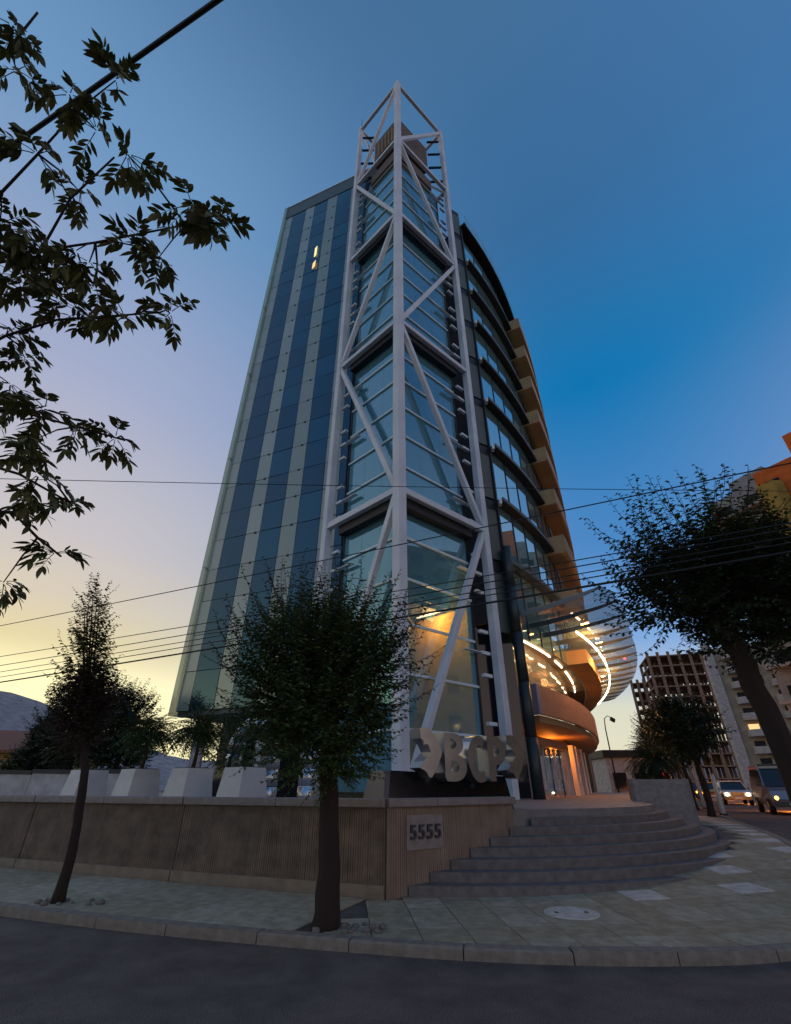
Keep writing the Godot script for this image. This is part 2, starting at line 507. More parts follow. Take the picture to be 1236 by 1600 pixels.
	# loose stones at the feet of the two street trees
	for a in [[Vector2(-0.45, 7.25), 16, "grey broken stones heaped beside the foot of the round-crowned street tree"], [Vector2(-4.75, 8.75), 12, "grey broken stones at the foot of the slender leaning street tree"]]:
		var heap := thing("stone_heap", a[2], "stones", P(a[0], walk_top(a[0])), "stones at the tree feet")
		for k in a[1]:
			s = tool_()
			var c: Vector2 = a[0] + Vector2(rng.randf_range(-0.5, 0.5), rng.randf_range(-0.22, 0.2))
			var r := rng.randf_range(0.02, 0.055)
			var blob := SphereMesh.new()
			blob.radius = 1.0; blob.height = 2.0; blob.radial_segments = 5; blob.rings = 2
			var b := Basis.from_euler(Vector3(rng.randf() * 6, rng.randf() * 6, rng.randf() * 6)).scaled(Vector3(r * 1.3, r * 0.8, r))
			s.append_from(blob, 0, Transform3D(b, P(c, walk_top(c) + r * 0.4)))
			put("stone", s, M.stone, heap, false)

func kerb_stone(run: PackedVector2Array, kr: Node3D) -> void:
	var poly := PackedVector2Array()
	var inn := PackedVector2Array()
	for i in run.size():
		var d := (run[mini(i + 1, run.size() - 1)] - run[maxi(i - 1, 0)]).normalized()
		var side := Vector2(-d.y, d.x)
		var p := run[i]
		if i == 0: p += d * 0.006
		if i == run.size() - 1: p -= d * 0.006
		poly.append(p - side * (0.012 + rng.randf() * 0.008))
		inn.append(p + side * 0.17)
	inn.reverse()
	poly.append_array(inn)
	var s := tool_()
	var lift := rng.randf_range(-0.004, 0.006)
	prism(s, poly, func(p): return walk_top(p) - 0.35, func(p): return walk_top(p) + 0.008 + lift, 0.018)
	put("kerb_stone", s, M.kerb, kr)

func slab(q: PackedVector2Array, inside: PackedVector2Array, parent: Node3D, m: Material) -> void:
	for c in Geometry2D.intersect_polygons(q, inside):
		if Geometry2D.is_polygon_clockwise(c) and c.size() < 3: continue
		var lift := rng.randf_range(-0.003, 0.003)
		var s := tool_()
		prism(s, c, func(p): return walk_top(p) - 0.03, func(p): return walk_top(p) + lift, 0.004 if c.size() == 4 else 0.0)
		put("paving_slab", s, m, parent)

const WC := Vector2(-0.15, 8.97)
const WL := Vector2(-0.927, 0.374)
const WR := Vector2(0.795, 0.607)

func ribs(s: SurfaceTool, a: Vector2, b: Vector2, y0: float, y1: float, out: Vector2, pitch: float, deep: float) -> void:
	var n := int(a.distance_to(b) / pitch)
	var back := -out * deep
	var prev := a
	for i in n:
		back = -out * deep * rng.randf_range(0.55, 1.25)
		var p0 := a.lerp(b, float(i) / n)
		var p1 := a.lerp(b, (i + rng.randf_range(0.45, 0.6)) / n)
		var p2 := a.lerp(b, (i + 0.68) / n) + back
		var p3 := a.lerp(b, (i + 0.88) / n) + back
		var p4 := a.lerp(b, (i + 1.0) / n)
		var pts := [p0, p1, p2, p3, p4]
		for k in 4:
			var e: Vector2 = pts[k + 1] - pts[k]
			quad(s, P(pts[k], y0), P(pts[k + 1], y0), P(pts[k + 1], y1), P(pts[k], y1), Vector3(out.x, 0, -out.y))

func terrace_wall() -> void:
	var w := thing("terrace_wall", "long brown ribbed concrete retaining wall with smooth coping along the pavement", "wall", P(WC, 0.15))
	var nl := Vector2(-0.374, -0.927)
	var nr := Vector2(0.607, -0.795)
	# ribbed bays along the street
	for i in 6:
		var a := WC + WL * (0.02 + i * 4.2)
		var b := WC + WL * (0.008 + (i + 1) * 4.2 - 0.012)
		var s := tool_()
		ribs(s, a, b, 0.30, 1.312, nl, 0.043, 0.012)
		put("ribbed_panel", s, M.ribbed, w)
		s = tool_()
		var c := (a + b) / 2
		var hl := (b - a) / 2
		var off := -nl * 0.14
		obox(s, P(c + off, 0.75), Vector3(hl.x, 0, -hl.y), Vector3.UP * 0.5605, Vector3(nl.x, 0, -nl.y) * 0.11)
		put("wall_core", s, M.footing, w)
		s = tool_()
		obox(s, P(c - nl * 0.1, 0.2), Vector3(hl.x, 0, -hl.y), Vector3.UP * 0.11, Vector3(nl.x, 0, -nl.y) * 0.145)
		put("footing", s, M.footing, w)
		for k in 2:
			s = tool_()
			var a2 := a.lerp(b, k * 0.5)
			var b2 := a.lerp(b, k * 0.5 + 0.497)
			chbar(s, P(a2 - nl * 0.13, 1.375), P(b2 - nl * 0.13, 1.375), 0.42, 0.125, Vector3.UP, 0.012)
			put("coping_stone", s, M.coping, w)
	# the return beside the steps: corner pier, number plate, ribbed bay
	var pts := [[0.0, 0.33, true, "corner_pier"], [0.335, 1.55, false, "ribbed_panel"], [1.556, 3.1, false, "ribbed_panel"]]
	for q in pts:
		var a: Vector2 = WC + WR * q[0]
		var b: Vector2 = WC + WR * q[1]
		var o := nr * (0.02 if q[2] else 0.0)
		var s := tool_()
		ribs(s, a + o, b + o, 0.05, 1.312, nr, 0.043, 0.011)
		put(q[3], s, M.ribbed_warm, w)
		s = tool_()
		var c := (a + b) / 2
		var hl := (b - a) / 2
		obox(s, P(c - nr * 0.14, 0.67), Vector3(hl.x, 0, -hl.y), Vector3.UP * 0.641, Vector3(nr.x, 0, -nr.y) * 0.115)
		put("wall_core", s, M.footing, w)
	for k in 3:
		var s := tool_()
		var a := WC + WR * (0.012 + k * 1.04) - nr * 0.13
		chbar(s, P(a, 1.376), P(a + WR * 1.03, 1.376), 0.42, 0.125, Vector3.UP, 0.012)
		put("coping_stone", s, M.coping, w)
	# number plate with four figures
	var pc := WC + WR * 0.80
	var s := tool_()
	obox(s, P(pc + nr * 0.012, 0.96), Vector3(WR.x, 0, -WR.y) * 0.40, Vector3.UP * 0.24, Vector3(nr.x, 0, -nr.y) * 0.012)
	var plate := put("number_plate", s, M.coping, w)
	for k in 4:
		var t := TextMesh.new()
		var fnt := SystemFont.new()
		fnt.font_names = PackedStringArray(["Droid Sans"])
		fnt.font_weight = 700
		t.font = fnt
		t.text = "5"
		t.font_size = 64
		t.pixel_size = 0.2 / 46.0
		t.depth = 0.05
		var o := put_mesh("figure", t, M.digits, plate)
		o.global_transform = Transform3D(Basis(Vector3(WR.x, 0, -WR.y), Vector3.UP, Vector3(nr.x, 0, -nr.y)), P(pc + WR * (-0.27 + k * 0.18) + nr * 0.03, 0.96))

func ell(k: float, a: float) -> Vector2:
	return Vector2(1.5 + (8.1 - 0.314 * (k - 1)) * sin(a), 17.0 - (7.9 - 0.314 * (k - 1)) * cos(a))

func step_start(k: float) -> float:
	var nr := Vector2(0.607, -0.795)
	for i in 400:
		var a := -0.9 + i * 0.005
		if (ell(k, a) - WC).dot(nr) > 0.03: return a
	return 0.0

func steps() -> void:
	var st := thing("entrance_steps", "broad curved flight of grey stone steps sweeping round the bank corner", "steps", V(4, 0.15, 10))
	for k in range(1, 8):
		var a0 := step_start(k)
		var a1 := 1.45
		var y := 0.15 + 0.1318 * k
		var poly := PackedVector2Array()
		var n := 60
		for i in n + 1: poly.append(ell(k, lerpf(a0, a1, float(i) / n)))
		for i in n + 1: poly.append(ell(k + 1.35, lerpf(a1, maxf(a0, step_start(k + 1.35)), float(i) / n)))
		var s := tool_()
		prism(s, poly, y - 0.2, y, 0.012)
		put("step", s, M.step, st)
	# terrace floor that the steps climb to
	var poly := PackedVector2Array()
	var a0 := step_start(8)
	for i in 61: poly.append(ell(8, lerpf(a0, 1.45, i / 60.0)))
	for q in [Vector2(9.2, 19.5), Vector2(13.6, 27), Vector2(17.6, 36), Vector2(19, 48), Vector2(-2, 52), Vector2(-30, 40), Vector2(-24, 18.9), Vector2(0.1, 9.25), Vector2(2.75, 11.27)]: poly.append(q)
	var s := tool_()
	prism(s, poly, 0.0, 1.206, 0.0)
	structure(put("terrace", s, M.plaza))

# ---------- steel and glass tower ----------
const TA := Vector2(0.16, 16.0)
const T1 := Vector2(0.748, 0.663)
const T2 := Vector2(-0.715, 0.699)
const TU := 5.45
const TW := 4.77
const BAY := 10.75
const Y0 := 1.45

func T(u: float, w: float, y: float) -> Vector3:
	return P(TA + T1 * u + T2 * w, y)

func dv(d: Vector2) -> Vector3:
	return Vector3(d.x, 0, -d.y)

func glass_tower() -> void:
	var t := thing("glass_tower", "tall glass stair tower inside a white steel frame with zigzag braces", "tower", T(TU / 2, TW / 2, 1.2))
	var e1 := dv(T1)
	var e2 := dv(T2)
	var top := Y0 + BAY * 5
	# columns
	for c in [[0.0, 0.0], [TU, 0.0], [0.0, TW], [TU, TW]]:
		var s := tool_()
		chbar(s, T(c[0], c[1], 1.21), T(c[0], c[1], top + 0.25), 0.42 if c[0] + c[1] == 0.0 else 0.36, 0.42 if c[0] + c[1] == 0.0 else 0.36, e1, 0.02)
		put("column", s, M.steel, t)
	# ring beams, soffit ledges
	for k in range(1, 6):
		var y := Y0 + BAY * k
		for q in [[0.2, 0, TU - 0.18, 0], [0, 0.2, 0, TW - 0.18]]:
			var s := tool_()
			chbar(s, T(q[0], q[1], y), T(q[2], q[3], y), 0.26, 0.30, Vector3.UP, 0.015)
			put("ring_beam", s, M.steel, t)
			if k < 4:
				s = tool_()
				var f := 0.30
				bar(s, T(q[0] + (f if q[0] == 0 else 0.1), q[1] + (f if q[1] == 0 else 0.1), y - 0.32), T(q[2] + (f if q[2] == 0 else -0.5), q[3] + (f if q[3] == 0 else -0.5), y - 0.32), 0.30, 0.5)
				put("soffit_ledge", s, M.steel_dark, t)
		if k >= 4:
			for q in [[TU, 0.2, TU, TW - 0.18], [0.2, TW, TU - 0.18, TW]]:
				var s := tool_()
				bar(s, T(q[0], q[1], y), T(q[2], q[3], y), 0.24, 0.26)
				put("ring_beam", s, M.steel, t)
	# braces: they zigzag from the front column to the side columns
	for k in 5:
		var ya := Y0 + BAY * k
		var yb := ya + BAY
		var up_r := k % 2 == 0          # right face: climbs away from the front column in even bays
		for face in 2:
			var climbs := up_r if face == 0 else not up_r
			climbs = (k % 2 == 0) if face == 0 else (k % 2 == 1)
			var lo := ya + 0.25
			var hi := yb - 0.25
			if k == 0: lo = 1.21
			var pf := T(0.18, 0, lo if climbs else hi) if face == 0 else T(0, 0.18, lo if climbs else hi)
			var ps := T(TU - 0.16, 0, hi if climbs else lo) if face == 0 else T(0, TW - 0.16, hi if climbs else lo)
			var s := tool_()
			chbar(s, pf, ps, 0.26, 0.26, e2 if face == 0 else e1, 0.015)
			put("brace", s, M.steel, t)
	# back braces of the open crown, and struts to the cap
	for q in [[TU, 0.2, TU, TW - 0.2], [TU - 0.2, TW, 0.2, TW]]:
		var s := tool_()
		bar(s, T(q[0], q[1], Y0 + BAY * 4), T(q[2], q[3], top), 0.16, 0.16, e1 + e2)
		put("brace", s, M.steel, t)
	for k in 4:
		var y := Y0 + BAY * 4 + 1.6 + k * 2.5
		for q in [[0, TW, 0.9, TW - 0.9], [TU, 0, TU - 0.9, 0.9]]:
			var s := tool_()
			bar(s, T(q[0], q[1], y), T(q[2], q[3], y), 0.14, 0.16)
			put("strut", s, M.steel_dark, t)
	# glazing: every pane and every transom on both street faces
	var gu := TU - 0.75
	var gw := TW - 0.7
	var g0 := 0.55
	var rows := 23
	var rh := BAY / 6.0
	for face in 2:
		var span := (gu if face == 0 else gw) - g0
		var pw := span / 3.0
		var bm := BoxMesh.new()
		bm.size = Vector3(pw - 0.012, rh - 0.014, 0.014)
		for r in rows:
			var yc := Y0 + rh * (r + 0.5)
			for c in 3:
				var a := g0 + pw * (c + 0.5)
				var p := T(a, g0, yc) if face == 0 else T(g0, a, yc)
				var o := put_mesh("pane", bm, M.tower_glass, t)
				var ex := e1 if face == 0 else e2
				o.global_transform = Transform3D(Basis(ex, Vector3.UP, ex.cross(Vector3.UP)).orthonormalized(), p)
			if r > 0 and r % 6 != 0:
				var s := tool_()
				if face == 0: bar(s, T(g0 - 0.02, g0 - 0.05, Y0 + rh * r), T(gu, g0 - 0.05, Y0 + rh * r), 0.07, 0.09)
				else: bar(s, T(g0 - 0.05, g0 - 0.02, Y0 + rh * r), T(g0 - 0.05, gw, Y0 + rh * r), 0.07, 0.09)
				var tr := put("transom", s, M.transom, t)
		# dark edge post of the glazing
		var s2 := tool_()
		if face == 0: bar(s2, T(gu + 0.05, g0, 1.21), T(gu + 0.05, g0, Y0 + rh * rows), 0.09, 0.12, e1)
		else: bar(s2, T(g0, gw + 0.05, 1.21), T(g0, gw + 0.05, Y0 + rh * rows), 0.09, 0.12, e2)
		put("edge_post", s2, M.steel_dark, t)
		# white stand-off brackets on the side columns, three to a floor, the middle one with a glass fin
		for i in 47:
			if i % 4 == 3: continue
			var y := Y0 + 0.45 + i * BAY / 12.0
			if y > Y0 + BAY * 4 - 0.3 or fmod(y - Y0 + 0.9, BAY) < 1.1 and i > 2: continue
			var s := tool_()
			if face == 0: bar(s, T(gu + 0.1, g0 - 0.25, y), T(TU - 0.14, g0 - 0.25, y), 0.16, 0.13)
			else: bar(s, T(g0 - 0.25, gw + 0.1, y), T(g0 - 0.25, TW - 0.14, y), 0.16, 0.13)
			var b := put("bracket", s, M.bracket, t)
			if i % 4 == 1:
				s = tool_()
				if face == 0: bar(s, T(gu - 0.9, g0 - 0.2, y), T(gu + 0.09, g0 - 0.2, y), 0.22, 0.03)
				else: bar(s, T(g0 - 0.2, gw - 0.9, y), T(g0 - 0.2, gw + 0.09, y), 0.22, 0.03)
				put("glass_fin", s, M.bracket, b)
	# closing walls at the back, floors and stair flights inside
	for q in [[gu + 0.02, g0, gu + 0.02, gw], [g0, gw + 0.02, gu, gw + 0.02]]:
		var s := tool_()
		bar(s, T(q[0], q[1], 22.3), T(q[2], q[3], 22.3), 0.1, 42.1)
		put("rear_wall", s, M.dark_wall, t)
	for k in range(1, 12):
		var y := Y0 + BAY / 3.0 * (k + 1)
		var s := tool_()
		var c := [T(g0 + 1.5, g0 + 1.3, y), T(gu - 0.05, g0 + 1.3, y), T(gu - 0.05, gw - 0.05, y), T(g0 + 1.5, gw - 0.05, y)]
		hexa(s, [c[0] - Vector3.UP * 0.25, c[1] - Vector3.UP * 0.25, c[2] - Vector3.UP * 0.25, c[3] - Vector3.UP * 0.25, c[0], c[1], c[2], c[3]])
		put("floor_slab", s, M.inner_slab, t)
		s = tool_()
		if k % 2 == 0: bar(s, T(g0 + 0.8, g0 + 0.7, y - BAY / 3.0), T(g0 + 0.8, gw - 0.8, y), 1.0, 0.16)
		else: bar(s, T(g0 + 0.8, g0 + 0.7, y), T(g0 + 0.8, gw - 0.8, y - BAY / 3.0), 1.0, 0.16)
		put("stair_flight", s, M.stair_steel, t)
		s = tool_()
		bar(s, T(g0 + 0.9, g0 + 0.45, y - 0.4), T(gu - 0.3, g0 + 0.45, y - 1.9 + 1.5 * (k % 2)), 0.06, 0.1)
		put("tie_rod", s, M.stair_steel, t)
	# yellow lobby wall; the lamp strip above is added to brighten it
	for k in 4:
		var sy := tool_()
		var ua := g0 + 0.06 + k * 0.86
		bar(sy, T(gu - 0.2, ua, 4.9), T(gu - 0.2, ua + 0.85, 4.9), 0.06, 6.8)
		put("lobby_panel", sy, M.yellow_wall, t)
	var sq := tool_()
	obox(sq, T(gu - 0.6, 2.2, Y0 + BAY / 3.0 * 2 - 0.30), e1 * 0.05, Vector3.UP * 0.02, e2 * 0.9)
	put("added_lobby_lamp", sq, M.led, t)
	lamp(t, T(gu - 0.9, 2.0, Y0 + BAY / 3.0 * 2 - 0.6), Color(1.0, 0.78, 0.45), 6.0, 0.2)
	# brown cap below the open crown
	var yt := Y0 + rh * rows
	for q in [[0.35, 0.0, 0.45, "cap_collar"], [0.95, 0.45, 1.7, "cap_neck"], [0.62, 1.7, 3.1, "cap_slab"], [1.15, 3.1, 5.0, "cap_neck"], [0.75, 5.0, 9.2, "cap_slab"]]:
		var i: float = q[0] + 0.12
		var s := tool_()
		var c := []
		for yy in [yt + q[1], yt + q[2]]:
			for k in [[i, i], [TU - i - 0.2, i], [TU - i - 0.2, TW - i - 0.2], [i, TW - i - 0.2]]: c.append(T(k[0], k[1], yy))
		hexa(s, c)
		put(q[3], s, M.roof_brown, t)
	for k in 5:
		var s := tool_()
		bar(s, T(0.85, 1.5 + k * 0.4, yt + 5.8), T(0.85, 1.5 + k * 0.4, yt + 8.4), 0.1, 0.12, e1)
		put("louvre", s, M.beige, t)
	var s3 := tool_(true)
	tube(s3, [T(0, TW, top + 0.2), T(0, TW, top + 2.6)], [0.025, 0.015], 5)
	put("antenna", s3, M.steel_dark, t)

# ---------- slab wing with glass strips ----------
func panel_wing() -> void:
	var o := Vector2(-2.9, 20.2)
	var d := Vector2(-0.924, 0.382)
	var nn := Vector2(-0.382, -0.924)
	var w := thing("panel_wing", "slender office slab with blue glass stripes between pale grey panels", "building", P(o + d * 4, 1.2))
	var S := func(s: float, off: float, y: float) -> Vector3: return P(o + d * s + nn * off, y)
	var s := tool_()
	var c := []
	for y in [4.6, 49.0 - 0.06]:
		for q in [[-3.0, -0.05], [7.88, -0.05], [7.88, -13.0], [-3.0, -13.0]]: c.append(S.call(q[0], q[1], y))
	hexa(s, c)
	put("wall_core", s, M.dark_wall, w)
	var cols := [[7.88, 7.14, false], [7.14, 5.70, true], [5.70, 4.77, false], [4.77, 3.42, true], [3.42, 2.42, false], [2.42, 1.05, true], [1.05, 0.1, false], [0.1, -1.3, true]]
	var ex := dv(d)
	var ez := dv(nn)
	var rh := 1.77
	for ci in cols.size():
		var q = cols[ci]
		var wd: float = q[0] - q[1]
		var bm := BoxMesh.new()
		bm.size = Vector3(wd - 0.03, rh - 0.035, 0.03)
		for r in 24:
			var yc := 4.6 + rh * (r + 0.5)
			var m: Material = M["%s_pane%d" % ["blue" if q[2] else "pale", (r * 5 + ci * 3 + r * ci) % 3]]
			var pn := put_mesh("glass_panel", bm, m, w)
			var tilt := Basis(Vector3.UP, rng.randf_range(-0.012, 0.012)) * Basis(ex.normalized(), rng.randf_range(-0.012, 0.012))
			pn.global_transform = Transform3D(tilt * Basis(ex, Vector3.UP, ex.cross(Vector3.UP)).orthonormalized(), S.call((q[0] + q[1]) / 2, 0.0, yc))
			if not q[2] and ci > 0:
				var s2 := tool_()
				obox(s2, S.call((q[0] + q[1]) / 2 + 0.12, 0.05, 4.6 + rh * (r + 1) - 0.02), ex * 0.10, Vector3.UP * 0.05, ez * 0.035)
				put("clamp", s2, M.steel_dark, pn)
			if q[2] and ci == 3 and r in [18, 19]:
				var s2 := tool_()
				obox(s2, S.call(4.05 if r == 19 else 4.25, 0.03, yc + (0.0 if r == 19 else -0.1)), ex * (0.42 if r == 19 else 0.3), Vector3.UP * (0.62 if r == 19 else 0.4), ez * 0.012)
				put("lit_blind", s2, M.lit_window if r == 19 else M.lit_warm, pn)
				s2 = tool_()
				obox(s2, S.call(4.3 if r == 19 else 4.0, 0.035, yc + 0.2), ex * 0.16, Vector3.UP * 0.3, ez * 0.012)
				put("lit_blind", s2, M.lit_window_pale, pn)
	# crowning band in joined sheets
	for i in 5:
		s = tool_()
		var a := 7.88 - i * 1.95
		obox(s, S.call(a - 0.97, -0.1, 48.02), ex * 0.97, Vector3.UP * 0.93, ez * 0.16)
		put("parapet_panel", s, M.parapet, w)
	s = tool_()
	obox(s, S.call(3.0, -0.1, 49.0), ex * 4.95, Vector3.UP * 0.05, ez * 0.2)
	put("parapet_cap", s, M.bracket, w)
	# pale green glass fin on the free corner
	for i in 6:
		s = tool_()
		obox(s, S.call(8.02, -0.25, 4.4 + 7.42 * (i + 0.5)), ex * 0.13, Vector3.UP * 3.69, ez * 0.42)
		put("corner_fin", s, M.green_edge, w)
	# open ground floor: columns and a recessed glass wall
	for q in [[6.9, -0.8], [3.4, -0.8], [0.4, -0.9], [6.9, -6.0]]:
		s = tool_(true)
		tube(s, [S.call(q[0], q[1], 1.2), S.call(q[0], q[1], 4.62)], [0.28, 0.28], 16)
		put("round_column", s, M.white_planter, w)
	s = tool_()
	obox(s, S.call(3.0, -3.2, 2.9), ex * 4.8, Vector3.UP * 1.7, ez * 0.05)
	put("lobby_glass", s, M.window_dark, w)
	s = tool_()
	obox(s, S.call(2.44, -6.5, 4.5), ex * 5.42, Vector3.UP * 0.09, ez * 6.4)
	put("soffit", s, M.parapet, w)

# ---------- curved wing ----------
var front := PackedVector2Array()

func bend(s: float) -> float:
	return 0.74 - (s / 34.0 if s < 8.0 else 8.0 / 34.0 + (s - 8.0) / 64.0)

func Fp(s: float, off: float) -> Vector2:
	# a tighter bend at the corner, a gentler one along the side street; s in metres along the front
	if front.is_empty():
		var q := Vector2(5.3, 20.8)
		for i in 400:
			front.append(q)
			q += Vector2(sin(bend(i * 0.1 + 0.05)), cos(bend(i * 0.1 + 0.05))) * 0.1
	var th := bend(s)
	var p := front[0] + Vector2(sin(th), cos(th)) * s if s < 0 else front[int(s * 10)].lerp(front[int(s * 10) + 1], s * 10 - int(s * 10))
	return p + Vector2(cos(th), -sin(th)) * off

func sweep(st: SurfaceTool, s0: float, s1: float, o0: float, o1: float, y0: float, y1: float, step := 0.8) -> void:
	var n := maxi(1, int((s1 - s0) / step))
	for i in n:
		var a := lerpf(s0, s1, float(i) / n)
		var b := lerpf(s0, s1, float(i + 1) / n)
		var p := [P(Fp(a, o0), y0), P(Fp(b, o0), y0), P(Fp(b, o1), y0), P(Fp(a, o1), y0), P(Fp(a, o0), y1), P(Fp(b, o0), y1), P(Fp(b, o1), y1), P(Fp(a, o1), y1)]
		var mid: Vector3 = (p[0] + p[6]) / 2
		for k in [[0, 1, 2, 3], [4, 5, 6, 7], [0, 1, 5, 4], [2, 3, 7, 6]]:
			quad(st, p[k[0]], p[k[1]], p[k[2]], p[k[3]], (p[k[0]] + p[k[1]] + p[k[2]] + p[k[3]]) / 4 - mid)
		if i == 0: quad(st, p[0], p[3], p[7], p[4], p[0] - p[1])
		if i == n - 1: quad(st, p[1], p[2], p[6], p[5], p[1] - p[0])

func curved_wing() -> void:
	var w := thing("curved_wing", "curved office wing with stacked dark ledges, beige balconies and a glass entrance canopy", "building", P(Fp(4, -3), 1.2))
	var s := tool_()
	sweep(s, 0.1, 29.0, -9.0, -6.0, 8.3, 40.9)
	put("wall_core", s, M.dark_wall, w)
	s = tool_()
	sweep(s, 0.1, 29.0, -9.0, -6.0, 1.21, 8.2)
	put("rear_core", s, M.dark_wall, w)
	var fl := 3.58
	for k in range(-1, 9):
		var y := 11.1 + fl * k          # ledge level
		var ytop := y if k < 8 else 41.0
		# panes of this storey, below the ledge
		var glass_low := y - fl
		if k >= 0:
			for i in 19:
				s = tool_()
				var a := 0.12 + i * 1.5
				sweep(s, a + 0.012, a + 1.488, -0.02, 0.0, glass_low + 0.02, y - 0.27, 0.8)
				put("pane", s, M.ribbon_glass, w)
				if i > 0 and i < 8:
					s = tool_()
					bar(s, P(Fp(a, 0.02), glass_low + 0.02), P(Fp(a, 0.02), y - 0.27), 0.035, 0.06)
					put("mullion", s, M.steel_dark, w)
		if k == 8: continue
		if k < 0:
			s = tool_()
			sweep(s, 7.5, 28.4, 0.0, 1.1, y + 0.0, y + 0.75)
			put("curved_soffit", s, M.beige, w)
			continue
		s = tool_()
		sweep(s, 0.15, 28.9, -5.99, -0.31, y - 0.3, y - 0.04, 1.5)
		put("floor_slab", s, M.inner_slab, w)
		s = tool_()
		sweep(s, 0.0, 7.5, -0.3, 0.42, y - 0.22, y - 0.04)
		var ledge := put("ledge", s, M.steel_dark, w)
		s = tool_()
		sweep(s, -0.05, 7.48, 0.425, 0.47, y - 0.2, y + 0.0)
		put("ledge_lip", s, M.parapet, ledge)
		s = tool_()
		obox(s, P(Fp(-0.1, 0.3), y - 0.32), Vector3(0.07, 0, 0), Vector3.UP * 0.14, Vector3(0, 0, 0.16))
		put("ledge_hook", s, M.bracket, ledge)
		# balcony with its beige parapet
		s = tool_()
		sweep(s, 7.5, 28.5, 1.02, 1.2, y - 0.35, y + 0.85)
		sweep(s, 7.5, 7.7, 0.0, 1.01, y - 0.35, y + 0.85)
		var bal := put("balcony", s, M.beige, w)
		s = tool_()
		sweep(s, 7.71, 28.4, 0.0, 1.015, y - 0.22, y - 0.02)
		put("balcony_floor", s, M.beige, bal)
	s = tool_()
	sweep(s, -0.05, 0.1, -6.0, -0.05, 8.3, 40.9)
	put("end_wall", s, M.dark_wall, w)
	# roof edge and glass parapet
	s = tool_()
	sweep(s, -0.1, 29.0, -9.0, 0.5, 40.9, 41.15)
	put("roof", s, M.steel_dark, w)
	for i in 10:
		s = tool_()
		sweep(s, 0.0 + i * 1.5, 1.485 + i * 1.5, 0.53, 0.56, 40.75, 42.1)
		put("parapet_pane", s, M.fin_glass, w)
	# narrow flank towards the tower in storey-high panels
	for k in 10:
		s = tool_()
		var y := 7.6 + fl * k - 0.1
		var a := Vector2(4.62, 20.42)
		var b := Vector2(5.27, 20.78)
		var nrm := Vector2(0.48, -0.87)
		obox(s, P((a + b) / 2, y + 1.45), dv((b - a) / 2), Vector3.UP * 1.42, dv(nrm) * 0.05)
		put("flank_panel", s, M.flank, w)
		s = tool_()
		obox(s, P((a + b) / 2 - nrm * 0.04, y + 3.2), dv((b - a) / 2), Vector3.UP * 0.3, dv(nrm) * 0.06)
		put("flank_joint", s, M.steel_dark, w)
	s = tool_()
	bar(s, P(Fp(-0.06, 0.05), 7.0), P(Fp(-0.06, 0.05), 41.0), 0.16, 0.16)
	put("corner_post", s, M.steel_dark, w)
	# dark screen between the corner column and the tower
	s = tool_()
	bar(s, P(Fp(0.9, -0.6), 4.6), T(TU - 0.1, TW * 0.45, 4.6), 0.12, 6.8)
	put("link_screen", s, M.window_dark, w)
	# round clad column under the corner
	for i in 5:
		s = tool_(true)
		var y := 1.21 + i * 2.1
		tube(s, [P(Fp(-0.25, 0.35), y), P(Fp(-0.25, 0.35), y + 2.07)], [0.23, 0.23], 18)
		put("column_drum", s, M.column_green, w)
	# mezzanine: floor, copper balcony front with end block, glass front
	s = tool_()
	sweep(s, 1.3, 29.0, 0.10, 0.25, 4.3, 5.5)
	var fas := put("copper_fascia", s, M.copper, w)
	s = tool_()
	sweep(s, 1.0, 1.295, -0.9, 0.26, 4.3, 5.52)
	put("fascia_end", s, M.lilac_end, fas)
	for i in 14:
		s = tool_(true)
		var a := rng.randf_range(1.6, 9.0)
		var y := rng.randf_range(4.6, 5.3)
		tube(s, [P(Fp(a, 0.24), y), P(Fp(a, 0.256), y)], [0.025, 0.025], 8)
		put("fixing_hole", s, M.steel_dark, fas)
	s = tool_()
	sweep(s, 1.3, 28.8, -6.0, 0.08, 4.02, 4.28)
	put("mezzanine_floor", s, M.beige, w)
	s = tool_()
	sweep(s, 0.8, 28.8, -6.0, -0.02, 7.95, 8.2)
	put("mezzanine_ceiling", s, M.roof_brown, w)
	for i in 18:
		s = tool_()
		sweep(s, 1.4 + i * 1.5, 2.885 + i * 1.5, -1.26, -1.24, 4.3, 7.93)
		put("mezzanine_pane", s, M.clear_glass, w)
	s = tool_()
	sweep(s, 0.8, 28.4, -5.9, -5.8, 4.3, 7.9)
	put("mezzanine_wall", s, M.beige, w)
	for i in 5:
		s = tool_()
		var a := 2.4 + i * 3.0
		sweep(s, a, a + 0.9, -4.2, -3.8, 4.3, 6.9 + 0.5 * (i % 2))
		put("partition", s, M.ochre, w)
	# light strips inside the mezzanine
	for q in [[0.7, 1.3], [1.9, 2.6], [2.7, 4.6], [4.8, 5.5], [6.5, 8.2], [9.4, 11.2], [11.4, 13.2], [14.2, 15.0], [15.8, 16.4]]:
		s = tool_()
		sweep(s, q[0] * 1.15 + 0.3, q[1] * 1.15 + 0.3, -0.75, -0.68, 7.84, 7.9, 0.4)
		put("light_strip", s, M.led, w)
	for a in [2.0, 5.5, 9.5, 13.0]:
		lamp(w, P(Fp(a * 1.2 + 0.6, -2.2), 7.5), Color(1.0, 0.72, 0.45), 2.6, 0.25)
	# ground floor: deep beige lintel, copper header, glazed doors in white frames
	s = tool_()
	sweep(s, 1.4, 9.0, -2.6, -2.3, 3.66, 4.0)
	put("header", s, M.beige, w)
	s = tool_()
	sweep(s, 2.6, 8.6, -1.5, -1.0, 3.3, 3.64)
	put("door_lintel", s, M.copper, w)
